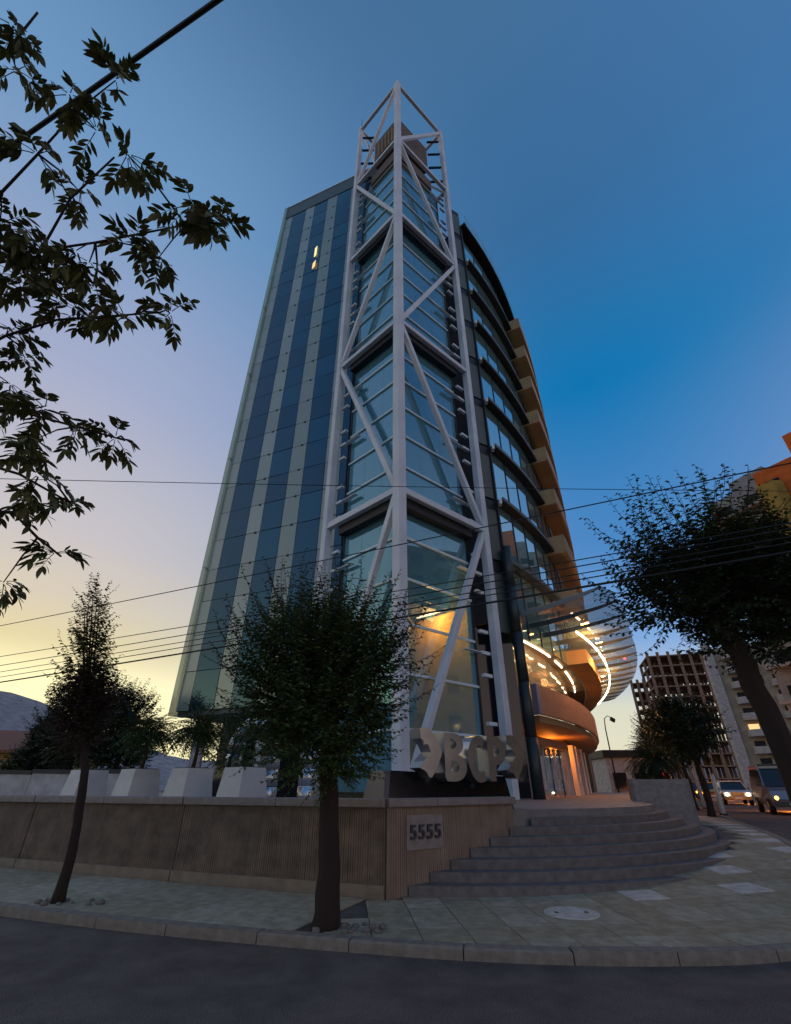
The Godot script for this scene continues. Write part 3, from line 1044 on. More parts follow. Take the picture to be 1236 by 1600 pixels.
	for q in [[2.5, -1.2, 0.34], [8.7, -1.2, 0.34], [10.0, -1.0, 0.4], [10.9, -1.0, 0.22], [13.4, -1.0, 0.3], [17.0, -1.0, 0.3]]:
		s = tool_()
		bar(s, P(Fp(q[0], q[1]), 1.21), P(Fp(q[0], q[1]), 3.64), 0.26, q[2])
		put("door_post", s, M.white_frame, w)
	for i in 6:
		s = tool_()
		var a := 2.75 + i * 0.96
		sweep(s, a + 0.05, a + 0.91, -1.32, -1.29, 1.23, 3.28)
		var dr := put("glass_door", s, M.clear_glass, w)
		s = tool_()
		bar(s, P(Fp(a + 0.02, -1.3), 1.21), P(Fp(a + 0.02, -1.3), 3.29), 0.06, 0.06)
		put("stile", s, M.white_frame if i % 2 == 0 else M.steel_dark, dr)
		s = tool_()
		bar(s, P(Fp(a + 0.8, -1.24), 1.9), P(Fp(a + 0.8, -1.24), 2.6), 0.03, 0.03)
		put("handle", s, M.rim, dr)
	for i in 11:
		s = tool_()
		sweep(s, 11.2 + i * 1.5, 12.66 + i * 1.5, -1.5, -1.47, 1.23, 4.0)
		put("shop_pane", s, M.window_dark, w)
	lamp(w, P(Fp(9.4, -2.0), 3.3), Color(1.0, 0.55, 0.2), 3.0, 0.3)
	lamp(w, P(Fp(5.0, -3.5), 3.6), Color(1.0, 0.62, 0.3), 1.5, 0.3)
	s = tool_()
	bar(s, P(Fp(29.4, 0.2), 1.0), P(Fp(29.4, 0.2), 8.2), 0.7, 0.8)
	put("end_pier", s, M.flank, w)
	canopy(w)

func canopy(w: Node3D) -> void:
	var y := 8.45
	for i in 16:
		var a := 0.0 + i * 1.9
		# blade rib, deep at the root and thin at the tip
		var s := tool_()
		var p0 := Fp(a, 0.0)
		var tip: float = 4.25 - 0.65 * smoothstep(0.0, 4.0, float(i))
		var n := 6
		for k in n:
			var oa := tip * k / n
			var ob := tip * (k + 1) / n
			var ha := 0.05 + 0.20 * sqrt(1.0 - float(k) / n)
			var hb := 0.05 + 0.20 * sqrt(1.0 - float(k + 1) / n)
			var sag := func(o: float) -> float: return y + 0.25 * pow(o / tip, 2.0)
			var q := []
			for z in [[-1, 0], [1, 0], [1, 1], [-1, 1]]:
				var oo: float = ob if z[1] == 1 else oa
				q.append(P(Fp(a + 0.025 * z[0], oo), sag.call(oo) - (hb if z[1] == 1 else ha)))
			for z in [[-1, 0], [1, 0], [1, 1], [-1, 1]]:
				var oo: float = ob if z[1] == 1 else oa
				q.append(P(Fp(a + 0.025 * z[0], oo), sag.call(oo)))
			hexa(s, q)
		var rib := put("canopy_rib", s, M.parapet if i > 0 else M.stair_steel, w)
		if i < 15:
			for k in 3:
				s = tool_()
				var oa := 0.1 + k * (tip - 0.1) / 3.0
				var ob := 0.1 + (k + 0.99) * (tip - 0.1) / 3.0
				var ya := y + 0.03 + 0.25 * pow(oa / 4.25, 2.0)
				var yb := y + 0.03 + 0.25 * pow(ob / 4.25, 2.0)
				var c := [Fp(a + 0.01, oa), Fp(a + 1.89, oa), Fp(a + 1.89, ob), Fp(a + 0.01, ob)]
				hexa(s, [P(c[0], ya), P(c[1], ya), P(c[2], yb), P(c[3], yb), P(c[0], ya + 0.02), P(c[1], ya + 0.02), P(c[2], yb + 0.02), P(c[3], yb + 0.02)])
				put("canopy_pane", s, M.canopy_glass, w)
	for q in [[3.2, 7.4], [7.8, 11.6], [12.2, 13.4], [14.2, 16.0], [16.6, 27.5]]:
		var s := tool_()
		sweep(s, q[0], q[1], 1.7, 1.78, y - 0.42, y - 0.36, 0.4)
		put("light_strip", s, M.led, w)
	for a in [5.5, 9.7, 15.0, 21.0]:
		lamp(w, P(Fp(a, 1.74), y - 0.5), Color(1.0, 0.66, 0.36), 4.5, 0.2)

func terrace_things() -> void:
	# tapered white planters behind the coping
	var nb := Vector2(0.374, 0.927)
	var spots := [3.92, 5.4, 6.98, 8.7]
	var words := ["white tapered planter nearest the glass tower, empty but for soil", "white tapered planter with a bushy tree, beside the silver ducts", "white tapered planter with a bushy tree, behind the slender street tree", "white tapered planter at the far end of the row"]
	for i in 4:
		var c: Vector2 = Vector2(0.3, 10.08) + WL * spots[i] + nb * 0.1
		var p := thing("planter", words[i], "planter", P(c, 1.206), "white planters behind the coping")
		var ang := 0.62
		var ax := Vector2(cos(ang), -sin(ang))
		var ay := Vector2(sin(ang), cos(ang))
		var q := []
		for h in [[0.40, 1.206], [0.31, 1.97]]:
			for z in [[-1, -1], [1, -1], [1, 1], [-1, 1]]: q.append(P(c + (ax * z[0] + ay * z[1]) * h[0], h[1]))
		var s := tool_()
		hexa(s, q)
		put("pot", s, M.white_planter, p)
		s = tool_()
		obox(s, P(c, 1.972), dv(ax) * 0.27, Vector3.UP * 0.012, dv(ay) * 0.27)
		put("soil", s, M.soil, p)
		if i in [1, 2]:
			var t := thing("potted_tree", ["", "bushy potted tree with arching fronds, beside the silver ducts", "bushy potted tree with arching fronds, one planter further from the ducts"][i], "tree", P(c, 1.98), "potted trees on the terrace")
			var sw := tool_(true)
			tube(sw, [P(c, 1.97), P(c + ax * 0.04, 2.3), P(c, 2.62)], [0.05, 0.04, 0.03], 7)
			put("trunk", sw, M.bark_grey, t)
			var sl := tool_()
			for k in 330:
				var d := Vector3(rng.randfn(), rng.randfn() * 0.6 + 0.35, rng.randfn()).normalized()
				frond(sl, P(c, 2.72) + d * rng.randf_range(0.02, 0.26), d, rng.randf_range(0.3, 0.55), M.leaf_palm)
			put("crown", sl, M.leaf_palm, t)
	# polished ducts bent into arches
	for i in 2:
		var c := Vector2(0.3, 10.08) + WL * (4.9 + i * 1.35) + nb * 3.3
		var dct := thing("duct_arch", ["polished silver duct bent into an arch, nearer the glass tower", "polished silver duct bent into an arch, further from the glass tower"][i], "duct", P(c, 1.206), "silver duct arches")
		for q in [[-0.62, "leg"], [0.62, "leg"]]:
			for k in 3:
				var s := tool_(true)
				tube(s, [P(c + WL * q[0], 1.206 + k * 0.42), P(c + WL * q[0], 1.206 + k * 0.42 + 0.40)], [0.24, 0.24], 16)
				put("leg", s, M.duct, dct)
		for k in 6:
			var s := tool_(true)
			var a0 := PI * k / 6.0
			var a1 := PI * (k + 0.96) / 6.0
			var pts := []
			for a in [a0, (a0 + a1) / 2, a1]: pts.append(P(c + WL * (-cos(a) * 0.62), 2.47 + sin(a) * 0.75))
			tube(s, pts, [0.24, 0.25, 0.24], 16)
			put("bend_segment", s, M.duct, dct)
	# white garden wall with a dark rail at the end of the terrace
	var gw := thing("garden_wall", "low white garden wall with a dark top rail behind the planters", "wall", V(-12, 1.2, 19))
	for i in 6:
		var a := Vector2(-22.0, 20.6).lerp(Vector2(-8.6, 18.6), i / 6.0)
		var b := Vector2(-22.0, 20.6).lerp(Vector2(-8.6, 18.6), (i + 0.99) / 6.0)
		var s := tool_()
		bar(s, P(a, 1.6), P(b, 1.56), 0.2, 0.86)
		put("wall_panel", s, M.white_wall, gw)
		s = tool_()
		bar(s, P(a, 2.1), P(b, 2.06), 0.28, 0.12)
		put("top_rail", s, M.steel_dark, gw)
	# low concrete planter wall where the terrace meets the side street
	var pl := thing("planter_wall", "low grey concrete planter wall at the far end of the steps", "wall", V(9.4, 0.6, 18.4))
	var pw := [Vector2(7.9, 17.9), Vector2(9.35, 17.3), Vector2(10.4, 19.7), Vector2(8.9, 20.4)]
	for i in 4:
		var s := tool_()
		var a: Vector2 = pw[i]
		var b: Vector2 = pw[(i + 1) % 4]
		bar(s, P(a, 1.2), P(b, 1.2), 0.2, 1.25 + 0.01 * i)
		put("wall_panel", s, M.coping, pl)
	s_fill(pl, pw)
	var sh := thing("terrace_shrub", "dark leafy shrub growing in the grey planter wall", "shrub", V(9.15, 1.6, 18.8))
	var s2 := tool_(true)
	tube(s2, [V(9.15, 1.55, 18.8), V(9.2, 2.3, 18.8)], [0.06, 0.03], 6)
	put("stem", s2, M.bark, sh)
	s2 = tool_()
	for k in 420:
		var d := Vector3(rng.randfn(), rng.randfn() * 0.8 + 0.2, rng.randfn()).normalized()
		frond(s2, V(9.2, 2.35, 18.8) + d * rng.randf_range(0.0, 0.55), d, rng.randf_range(0.3, 0.6), M.leaf_dark)
	put("crown", s2, M.leaf_dark, sh)

func s_fill(pl: Node3D, pw: Array) -> void:
	var s := tool_()
	prism(s, PackedVector2Array(pw), 0.9, 1.6)
	put("soil", s, M.soil, pl)

func glyph(parent: Node3D, called: String, outer: PackedVector2Array, holes: Array, at: Vector2, tr: Transform3D) -> void:
	var c := CSGPolygon3D.new()
	c.name = called
	var o := PackedVector2Array()
	for p in outer: o.append(p * Vector2(0.62, 0.78) + at)
	c.polygon = o
	c.depth = 0.3
	c.material = M.sign_steel
	for h in holes:
		var k := CSGPolygon3D.new()
		k.name = "counter"
		var ho := PackedVector2Array()
		for p in h: ho.append(p * Vector2(0.62, 0.78) + at)
		k.polygon = ho
		k.depth = 0.5
		k.position = Vector3(0, 0, 0.1)
		k.operation = CSGShape3D.OPERATION_SUBTRACTION
		k.material = M.sign_steel
		c.add_child(k)
	parent.add_child(c, true)
	c.global_transform = tr

func arc(c: Vector2, r: Vector2, a0: float, a1: float, n: int) -> PackedVector2Array:
	var o := PackedVector2Array()
	for i in n + 1:
		var a := deg_to_rad(lerpf(a0, a1, float(i) / n))
		o.append(c + Vector2(cos(a), sin(a)) * r)
	return o

func bank_sign() -> void:
	var nr := Vector2(0.607, -0.795)
	var base := WC + WR * 0.12 - nr * 0.28
	var sg := thing("bank_sign", "steel letters BCP between two chevrons on a black stone plinth", "sign", P(base + WR * 2, 1.44))
	# plinth: leaning black front, paler chamfered end
	var s := tool_()
	var a := base
	var b := base + WR * 3.35
	hexa(s, [P(a + WR * 0.12, 1.2), P(b, 1.2), P(b - nr * 0.7, 1.2), P(a + WR * 0.12 - nr * 0.7, 1.2), P(a + WR * 0.28 - nr * 0.14, 1.86), P(b - WR * 0.02 - nr * 0.14, 1.80), P(b - nr * 0.62, 1.80), P(a + WR * 0.28 - nr * 0.62, 1.86)])
	put("plinth", s, M.granite, sg)
	s = tool_()
	hexa(s, [P(a, 1.2), P(a + WR * 0.115, 1.2), P(a + WR * 0.115 - nr * 0.7, 1.2), P(a - nr * 0.7, 1.2), P(a + WR * 0.16 - nr * 0.14, 1.86), P(a + WR * 0.275 - nr * 0.14, 1.86), P(a + WR * 0.275 - nr * 0.62, 1.86), P(a + WR * 0.16 - nr * 0.62, 1.86)])
	put("plinth_end", s, M.granite_edge, sg)
	var bs := Basis(dv(WR), Vector3.UP, dv(nr)).orthonormalized()
	var tr := Transform3D(bs, P(base + nr * 0.16 + WR * 0.12, 1.74))
	var chev := PackedVector2Array([Vector2(0.0, 1.0), Vector2(0.34, 1.02), Vector2(0.5, 0.92), Vector2(0.82, 0.62), Vector2(0.86, 0.5), Vector2(0.8, 0.38), Vector2(0.52, 0.05), Vector2(0.42, -0.04), Vector2(0.3, -0.02), Vector2(0.22, 0.08), Vector2(-0.05, 0.16), Vector2(0.12, 0.3), Vector2(0.42, 0.5), Vector2(0.3, 0.66), Vector2(0.02, 0.78)])
	glyph(sg, "chevron", chev, [], Vector2(0.62, 0.04), tr)
	var B := PackedVector2Array([Vector2(0, 0.12), Vector2(0, 1.0)])
	B.append_array(arc(Vector2(0.42, 0.75), Vector2(0.4, 0.25), 90, -70, 10))
	B.append_array(arc(Vector2(0.42, 0.24), Vector2(0.5, 0.30), 60, -90, 12))
	B.append_array(arc(Vector2(0.12, 0.12), Vector2(0.14, 0.18), 270, 180, 5))
	glyph(sg, "letter_B", B, [arcd(Vector2(0.26, 0.75), Vector2(0.26, 0.12)), arcd(Vector2(0.26, 0.24), Vector2(0.33, 0.14))], Vector2(1.22, 0.0), tr)
	var C := arc(Vector2(0.5, 0.48), Vector2(0.52, 0.54), 58, 302, 22)
	C.append_array(arc(Vector2(0.52, 0.48), Vector2(0.26, 0.3), 300, 60, 16))
	glyph(sg, "letter_C", C, [], Vector2(1.86, -0.02), tr)
	var Pp := PackedVector2Array([Vector2(0, -0.05), Vector2(0, 1.0)])
	Pp.append_array(arc(Vector2(0.42, 0.66), Vector2(0.46, 0.34), 90, -90, 14))
	Pp.append_array(PackedVector2Array([Vector2(0.3, 0.32), Vector2(0.3, -0.05)]))
	glyph(sg, "letter_P", Pp, [arcd(Vector2(0.27, 0.66), Vector2(0.3, 0.16))], Vector2(2.42, 0.0), tr)
	glyph(sg, "chevron", chev, [], Vector2(3.02, 0.04), tr)

func arcd(c: Vector2, r: Vector2) -> PackedVector2Array:
	return arc(c, r, 90, -90, 9)

# ---------- buildings round about ----------
func far_box(b: Node3D, called: String, a: Vector2, e: Vector2, wid: float, dep: float, y0: float, y1: float, m: Material) -> MeshInstance3D:
	# a: street corner, e: direction of the front, the depth runs to the side of e that faces away from the crossing
	var g := Vector2(-e.y, e.x)
	if g.dot(a) < 0: g = -g
	var s := tool_()
	prism(s, PackedVector2Array([a, a + e * wid, a + e * wid + g * dep, a + g * dep]), y0, y1)
	return put(called, s, m, b)

func windows(b: Node3D, a: Vector2, e: Vector2, wid: float, y0: float, fl: float, floors: int, cols: int, w: float, h: float, lit := 0.0, dep := 0.08) -> void:
	var g := Vector2(-e.y, e.x)
	if g.dot(a) < 0: g = -g
	for r in floors:
		for c in cols:
			var p := a + e * (wid * (c + 0.5) / cols) - g * 0.02
			var s := tool_()
			obox(s, P(p, y0 + fl * (r + 0.55)), dv(e) * w / 2, Vector3.UP * h / 2, dv(g) * dep)
			var on := rng.randf() < lit
			var o := put("window", s, M.lit_warm if on else M.window_dark, b)
			s = tool_()
			obox(s, P(p - g * (dep + 0.03), y0 + fl * (r + 0.55) - h / 2 - 0.06), dv(e) * (w / 2 + 0.08), Vector3.UP * 0.05, dv(g) * 0.1)
			put("sill", s, M.coping, o)

func far_buildings() -> void:
	var st := Vector2(0.42, 0.907)
	# yellow house and brown block across the side street: the tower glass mirrors them
	var o := Vector2(25.0, 14.6)
	var b := thing("yellow_house", "yellow rendered house across the side street, mirrored in the tower glass", "building", P(o, 0.4))
	far_box(b, "wall", o, st, 8.5, 7, 0.3, 14.6, M.yellow_wall)
	windows(b, o, st, 8.5, 1.0, 3.3, 4, 3, 1.1, 1.5)
	o = Vector2(30.5, 4.0)
	b = thing("brown_block", "brown apartment block with balconies behind the yellow house, mirrored in the glass", "building", P(o, 0.4))
	far_box(b, "wall", o, st, 24, 12, 0.3, 27.5, M.brown_wall)
	windows(b, o, st, 24, 1.0, 2.9, 9, 7, 1.5, 1.5, 0.03)
	var g := Vector2(-0.907, 0.42)
	for r in 8:
		for c in 2:
			var s := tool_()
			var p := o + st * (7.5 + c * 9.0) + g * 0.9
			obox(s, P(p, 4.3 + r * 2.9), dv(st) * 2.4, Vector3.UP * 0.5, dv(g) * 0.85)
			put("balcony", s, M.cream_wall, b)
	# pale apartment tower and its orange neighbour
	o = Vector2(35.4, 45.0)
	var e := Vector2(0.38, -0.925)
	b = thing("pale_apartment_tower", "pale grey apartment tower rising behind the dark street tree", "building", P(o, 0.4))
	far_box(b, "wall", o, e, 6.2, 11, 0.3, 29.0, M.grey_wall)
	far_box(b, "roof_storey", o + e * 2.4 + Vector2(1.2, 0.5), e, 3.6, 6, 29.01, 31.0, M.grey_wall)
	windows(b, o, e, 6.2, 1.0, 3.05, 9, 2, 1.7, 1.5)
	for r in 9:
		var s := tool_()
		obox(s, P(o + e * 3.1 + Vector2(-0.55, -0.2), 2.0 + r * 3.05), dv(e) * 2.9, Vector3.UP * 0.14, Vector3(0.45, 0, 0))
		put("balcony_slab", s, M.white_wall, b)
	o = Vector2(37.0, 39.4)
	e = Vector2(0.5, -0.866)
	b = thing("orange_building", "bright orange building with ochre bays beside the pale apartment tower", "building", P(o, 0.4))
	far_box(b, "wall", o, e, 13, 12, 0.3, 29.5, M.orange_wall)
	windows(b, o, e, 13, 1.2, 3.05, 9, 5, 1.2, 1.5, 0.08)
	for c in 3:
		var s := tool_()
		obox(s, P(o + e * (1.1 + c * 4.3) - Vector2(0.5, 0.3), 14.0), dv(e) * 0.75, Vector3.UP * 13.5, Vector3(0.5, 0, 0))
		put("bay", s, M.ochre, b)
	far_box(b, "roof_storey", o + e * 3.5 + Vector2(0.8, 0.5), e, 8, 6, 29.51, 32.5, M.orange_wall)
	# apartment block with round balconies
	o = Vector2(61.0, 93.0)
	e = Vector2(0.86, -0.51)
	b = thing("round_balcony_block", "cream apartment block with stacked round balconies down the side street", "building", P(o, 0.4))
	far_box(b, "wall", o, e, 22, 14, 0.3, 25.0, M.cream_wall)
	far_box(b, "edge_pier", o - Vector2(0.6, 0.4), e, 1.6, 2, 0.3, 26.0, M.white_wall)
	windows(b, o + e * 2.2, e, 19.0, 1.0, 2.7, 8, 6, 1.6, 1.5, 0.05)
	for c in 3:
		for r in 9:
			var s := tool_()
			var p := o + e * (4.6 + c * 6.2)
			var poly := PackedVector2Array()
			for k in 13:
				var a := PI * k / 12.0
				poly.append(p + e * cos(a) * 2.1 + Vector2(e.y, -e.x) * sin(a) * 1.9)
			prism(s, poly, 1.2 + r * 2.7, 2.3 + r * 2.7)
			put("round_balcony", s, M.white_wall, b)
	# concrete frames under construction
	frame_building("concrete frame of a tall block under construction, brown and open", Vector2(80, 150), Vector2(0.96, -0.28), 18.0, 14.0, 12, 3.05, 6)
	frame_building("narrower concrete frame under construction, partly behind the wider one", Vector2(83.5, 172), Vector2(0.9, -0.43), 8.0, 10.0, 11, 2.95, 4)
	# low pale shop and the tiled house
	o = Vector2(24.8, 62.0)
	e = Vector2(1, 0)
	b = thing("low_shop", "low pale building with a dark roof edge beyond the curved wing", "building", P(o, 0.4))
	far_box(b, "wall", o, e, 7.5, 8, 0.3, 4.6, M.white_wall)
	far_box(b, "roof", o - Vector2(0.3, 0.3), e, 8.1, 8.6, 4.61, 5.4, M.steel_dark)
	windows(b, o, e, 7.5, 0.6, 3.0, 1, 3, 1.5, 1.6)
	o = Vector2(-34.0, 31.0)
	e = Vector2(0.95, 0.31)
	b = thing("tiled_house", "yellow house with a terracotta roof behind the garden wall", "house", P(o, 1.0))
	far_box(b, "wall", o, e, 13, 8, 0.3, 3.6, M.ochre)
	windows(b, o, e, 13, 0.9, 2.6, 1, 4, 1.2, 1.2)
	var g2 := Vector2(-0.31, 0.95)
	for k in 2:
		var s := tool_()
		var q := []
		for z in [0.0, 0.16]:
			var fr := -0.6 if k == 0 else 8.6
			q.append_array([P(o - e * 0.6 + g2 * fr, 3.5 + z), P(o + e * 13.6 + g2 * fr, 3.5 + z), P(o + e * 13.6 + g2 * 4.0, 5.0 + z), P(o - e * 0.6 + g2 * 4.0, 5.0 + z)])
		hexa(s, q)
		put("roof", s, M.terracotta, b)

func frame_building(label: String, o: Vector2, e: Vector2, wid: float, dep: float, floors: int, fl: float, bays: int) -> void:
	var b := thing("concrete_frame", label, "building", P(o, 0.4), "blocks under construction")
	var g := Vector2(-e.y, e.x)
	if g.dot(o) < 0: g = -g
	for r in floors + 1:
		far_box(b, "floor_slab", o - e * 0.4 - g * 0.4, e, wid + 0.8, dep + 0.8, 0.4 + r * fl, 0.75 + r * fl, M.raw_concrete)
	for i in bays + 1:
		for j in 3:
			var p := o + e * (wid * i / bays) + g * (dep * j / 2.0)
			var s := tool_()
			bar(s, P(p, 0.4), P(p, 0.4 + floors * fl + (1.4 if j == 0 else 0.0)), 0.8, 0.8)
			put("pillar", s, M.raw_concrete, b)
	for r in floors:
		if r % 3 == 1: continue
		far_box(b, "infill_wall", o + e * (wid * (0.5 if r % 2 == 0 else 0.15)) + g * dep * 0.6, e, wid * 0.35, 0.3, 0.76 + r * fl, 0.38 + (r + 1) * fl, M.raw_concrete)

# ---------- street ----------
func vehicle(called: String, label: String, at: Vector2, body: String, tall: float, lights: String, group: String, van: bool) -> void:
	# built along local -Z (its front), then turned to face down the street
	var v := thing(called, label, "van" if van else "car", Vector3.ZERO, group)
	var L := 4.5
	var W := 0.88
	var H := 0.95
	var prof: Array
	# side outline (along, height), front first
	if van: prof = [[-2.25, 0.35], [-2.3, 0.62], [-2.22, 0.95], [-1.35, 1.12], [2.2, 1.14], [2.28, 0.9], [2.25, 0.35]]
	else: prof = [[-2.2, 0.32], [-2.24, 0.55], [-2.12, 0.78], [-1.0, 0.93], [1.6, 0.97], [2.15, 0.92], [2.22, 0.6], [2.18, 0.32]]
	var s := tool_()
	for i in prof.size():
		var p = prof[i]
		var q = prof[(i + 1) % prof.size()]
		var wp := W - (0.08 if absf(p[0]) > 2.15 else 0.0)
		var wq := W - (0.08 if absf(q[0]) > 2.15 else 0.0)
		quad(s, Vector3(-wp, p[1], p[0]), Vector3(wp, p[1], p[0]), Vector3(wq, q[1], q[0]), Vector3(-wq, q[1], q[0]), Vector3(0, (p[1] + q[1]) / 2 - 0.65, (p[0] + q[0]) / 2))
		for sd in [-1, 1]: tri(s, Vector3(sd * wp, p[1], p[0]), Vector3(sd * wq, q[1], q[0]), Vector3(sd * W, 0.62, 0), Vector3(sd, 0, 0))
	put("body", s, M[body], v)
	var y0 := 1.13 if van else 0.95
	var z0 := -1.4 if van else -1.0
	var z1 := 2.15 if van else 1.75
	var rz0 := z0 + 0.75
	var rz1 := z1 - (0.15 if van else 0.6)
	s = tool_()
	hexa(s, [Vector3(-W + 0.05, y0, z0), Vector3(W - 0.05, y0, z0), Vector3(W - 0.05, y0, z1), Vector3(-W + 0.05, y0, z1), Vector3(-W + 0.2, tall - 0.06, rz0), Vector3(W - 0.2, tall - 0.06, rz0), Vector3(W - 0.2, tall - 0.06, rz1), Vector3(-W + 0.2, tall - 0.06, rz1)])
	put("windows", s, M.window_dark, v)
	s = tool_()
	obox(s, Vector3(0, tall - 0.02, (rz0 + rz1) / 2), Vector3(W - 0.17, 0, 0), Vector3(0, 0.04, 0), Vector3(0, 0, (rz1 - rz0) / 2 + 0.05))
	put("roof", s, M[body], v)
	for sx in [-1, 1]:
		s = tool_()
		bar(s, Vector3(sx * (W - 0.06), y0, z0 + 0.02), Vector3(sx * (W - 0.19), tall - 0.03, rz0), 0.06, 0.07)
		put("windscreen_pillar", s, M[body], v)
		s = tool_()
		obox(s, Vector3(sx * (W + 0.08), y0 + 0.06, z0 + 0.35), Vector3(0.09, 0, 0), Vector3(0, 0.07, 0), Vector3(0, 0, 0.05))
		put("mirror", s, M.paint_dark, v)
		var hl := SphereMesh.new()
		hl.radius = 0.11; hl.height = 0.2; hl.radial_segments = 12; hl.rings = 6
		put_mesh("headlight", hl, M[lights], v, Vector3(sx * 0.64, 0.66, -2.22))
		for z in [-1.4, 1.4]:
			s = tool_(true)
			tube(s, [Vector3(sx * (W - 0.18), 0.32, z), Vector3(sx * (W + 0.02), 0.32, z)], [0.32, 0.32], 16)
			var wh := put("wheel", s, M.rubber, v)
			s = tool_(true)
			tube(s, [Vector3(sx * (W + 0.021), 0.32, z), Vector3(sx * (W + 0.03), 0.32, z)], [0.19, 0.17], 12)
			put("rim", s, M.rim, wh)
	s = tool_()
	obox(s, Vector3(0, 0.42, -2.27), Vector3(0.84, 0, 0), Vector3(0, 0.1, 0), Vector3(0, 0, 0.07))
	put("bumper", s, M.paint_dark, v)
	s = tool_()
	obox(s, Vector3(0, 0.68, -2.23), Vector3(0.4, 0, 0), Vector3(0, 0.09, 0), Vector3(0, 0, 0.03))
	put("grille", s, M.paint_dark, v)
	s = tool_()
	obox(s, Vector3(0, 0.44, -2.345), Vector3(0.24, 0, 0), Vector3(0, 0.06, 0), Vector3(0, 0, 0.006))
	put("number_plate", s, M.paint_white, v)
	if van:
		for z in 4:
			s = tool_()
			bar(s, Vector3(-0.7, tall + 0.12, -0.4 + z * 0.65), Vector3(0.7, tall + 0.12, -0.4 + z * 0.65), 0.04, 0.04)
			put("rack_bar", s, M.paint_dark, v)
		for sx in [-0.7, 0.7]:
			s = tool_()
			bar(s, Vector3(sx, tall + 0.08, -0.5), Vector3(sx, tall + 0.08, 1.7), 0.05, 0.1)
			put("rack_rail", s, M.rim, v)
	var y := rise(at)
	v.position = P(at, y + 0.055)
	# its front, local -Z, faces back down the street towards the crossing
	v.rotation.y = atan2(0.42, -0.907) + PI
	v.rotation.y = PI - atan2(0.42, 0.907)
	lamp(v, v.global_transform * Vector3(0, 0.62, -2.75), Color(1.0, 0.6, 0.22), 9.0 if van else 4.0, 0.12)

func post(called: String, label: String, category: String, at: Vector2, h: float, r: float, m: Material, group := "") -> Node3D:
	var p := thing(called, label, category, P(at, walk_top(at)), group)
	var s := tool_(true)
	var y := walk_top(at)
	tube(s, [P(at, y - 0.05), P(at, y + h * 0.6), P(at, y + h)], [r, r * 0.9, r * 0.8], 10)
	put("shaft", s, m, p)
	s = tool_(true)
	tube(s, [P(at, y), P(at, y + 0.06)], [r * 1.7, r * 1.5], 10)
	put("foot", s, M.steel_dark, p)
	s = tool_(true)
	tube(s, [P(at, y + h), P(at, y + h + 0.05)], [r * 0.95, r * 0.5], 10)
	put("cap", s, M.steel_dark, p)
	return p

func street_things() -> void:
	vehicle("van", "silver van with a roof rack and lit headlights at the near end of the traffic", Vector2(18.9, 26.6), "paint_silver", 1.95, "headlight_amber", "traffic in the side street", true)
	vehicle("car", "white car with lit headlights waiting behind the silver van", Vector2(25.2, 40.5), "paint_white", 1.5, "headlight", "traffic in the side street", false)
	vehicle("car", "amber taxi with lit headlights further up the side street", Vector2(29.0, 50.0), "paint_yellow", 1.48, "headlight", "traffic in the side street", false)
	vehicle("car", "dark car with faint headlights last in the line of traffic", Vector2(31.4, 58.0), "paint_dark", 1.5, "headlight_amber", "traffic in the side street", false)
	post("marker_post", "tall white post at the kerb beside the far street trees", "post", Vector2(16.6, 29.5), 2.3, 0.09, M.paint_white, "posts along the side kerb")
	post("marker_post", "short white post at the kerb close to the silver van", "post", Vector2(13.6, 22.9), 1.5, 0.1, M.paint_white, "posts along the side kerb")
	post("bollard", "short dark bollard at the kerb between the two white posts", "bollard", Vector2(14.9, 26.0), 0.8, 0.11, M.steel_dark)
	# traffic light
	var at := Vector2(29.0, 57.5)
	at = Vector2(27.6, 55.0)
	var t := post("traffic_light", "traffic light showing red beside the far trees of the side street", "traffic light", at, 2.6, 0.07, M.steel_dark)
	var y := walk_top(at)
	var s := tool_()
	obox(s, P(at + Vector2(-0.05, -0.12), y + 1.95), Vector3(0.2, 0, 0), Vector3(0, 0.5, 0), Vector3(0, 0, 0.12))
	put("housing", s, M.paint_dark, t)
	for k in 3:
		s = tool_(true)
		var c := at + Vector2(-0.05, -0.245)
		tube(s, [P(c, y + 2.25 - k * 0.3), P(c - Vector2(0, 0.04), y + 2.25 - k * 0.3)], [0.12, 0.11], 12)
		put("lens", s, M.red_lamp if k == 0 else M.steel_dark, t)
	lamp(t, P(at + Vector2(-0.05, -0.45), y + 2.25), Color(1, 0.1, 0.05), 0.6)
	# hooked street lamp beyond the wing
	var lp := Vector2(23.3, 56.5)
	var l := thing("street_lamp", "thin hooked street lamp standing beyond the glass canopy", "street lamp", P(lp, walk_top(lp)))
	s = tool_(true)
	tube(s, [P(lp, 0.5), P(lp, 7.2), P(lp + Vector2(0.1, 0), 8.2), P(lp + Vector2(0.5, 0), 8.5), P(lp + Vector2(0.9, 0), 8.3)], [0.09, 0.06, 0.05, 0.04, 0.04], 8)
	put("mast", s, M.steel_dark, l)
	s = tool_()
	obox(s, P(lp + Vector2(1.0, 0), 8.1), Vector3(0.2, -0.12, 0), Vector3(0.05, 0.16, 0), Vector3(0, 0, 0.2))
	put("lamp_head", s, M.steel_dark, l)

# ---------- plants ----------
func tint(m: Material, spread := 0.35) -> Color:
	var c: Color = m.get_meta("base")
	var k := 1.0 + rng.randf_range(-spread, spread)
	return Color(c.r * k * rng.randf_range(0.9, 1.15), c.g * k, c.b * k)

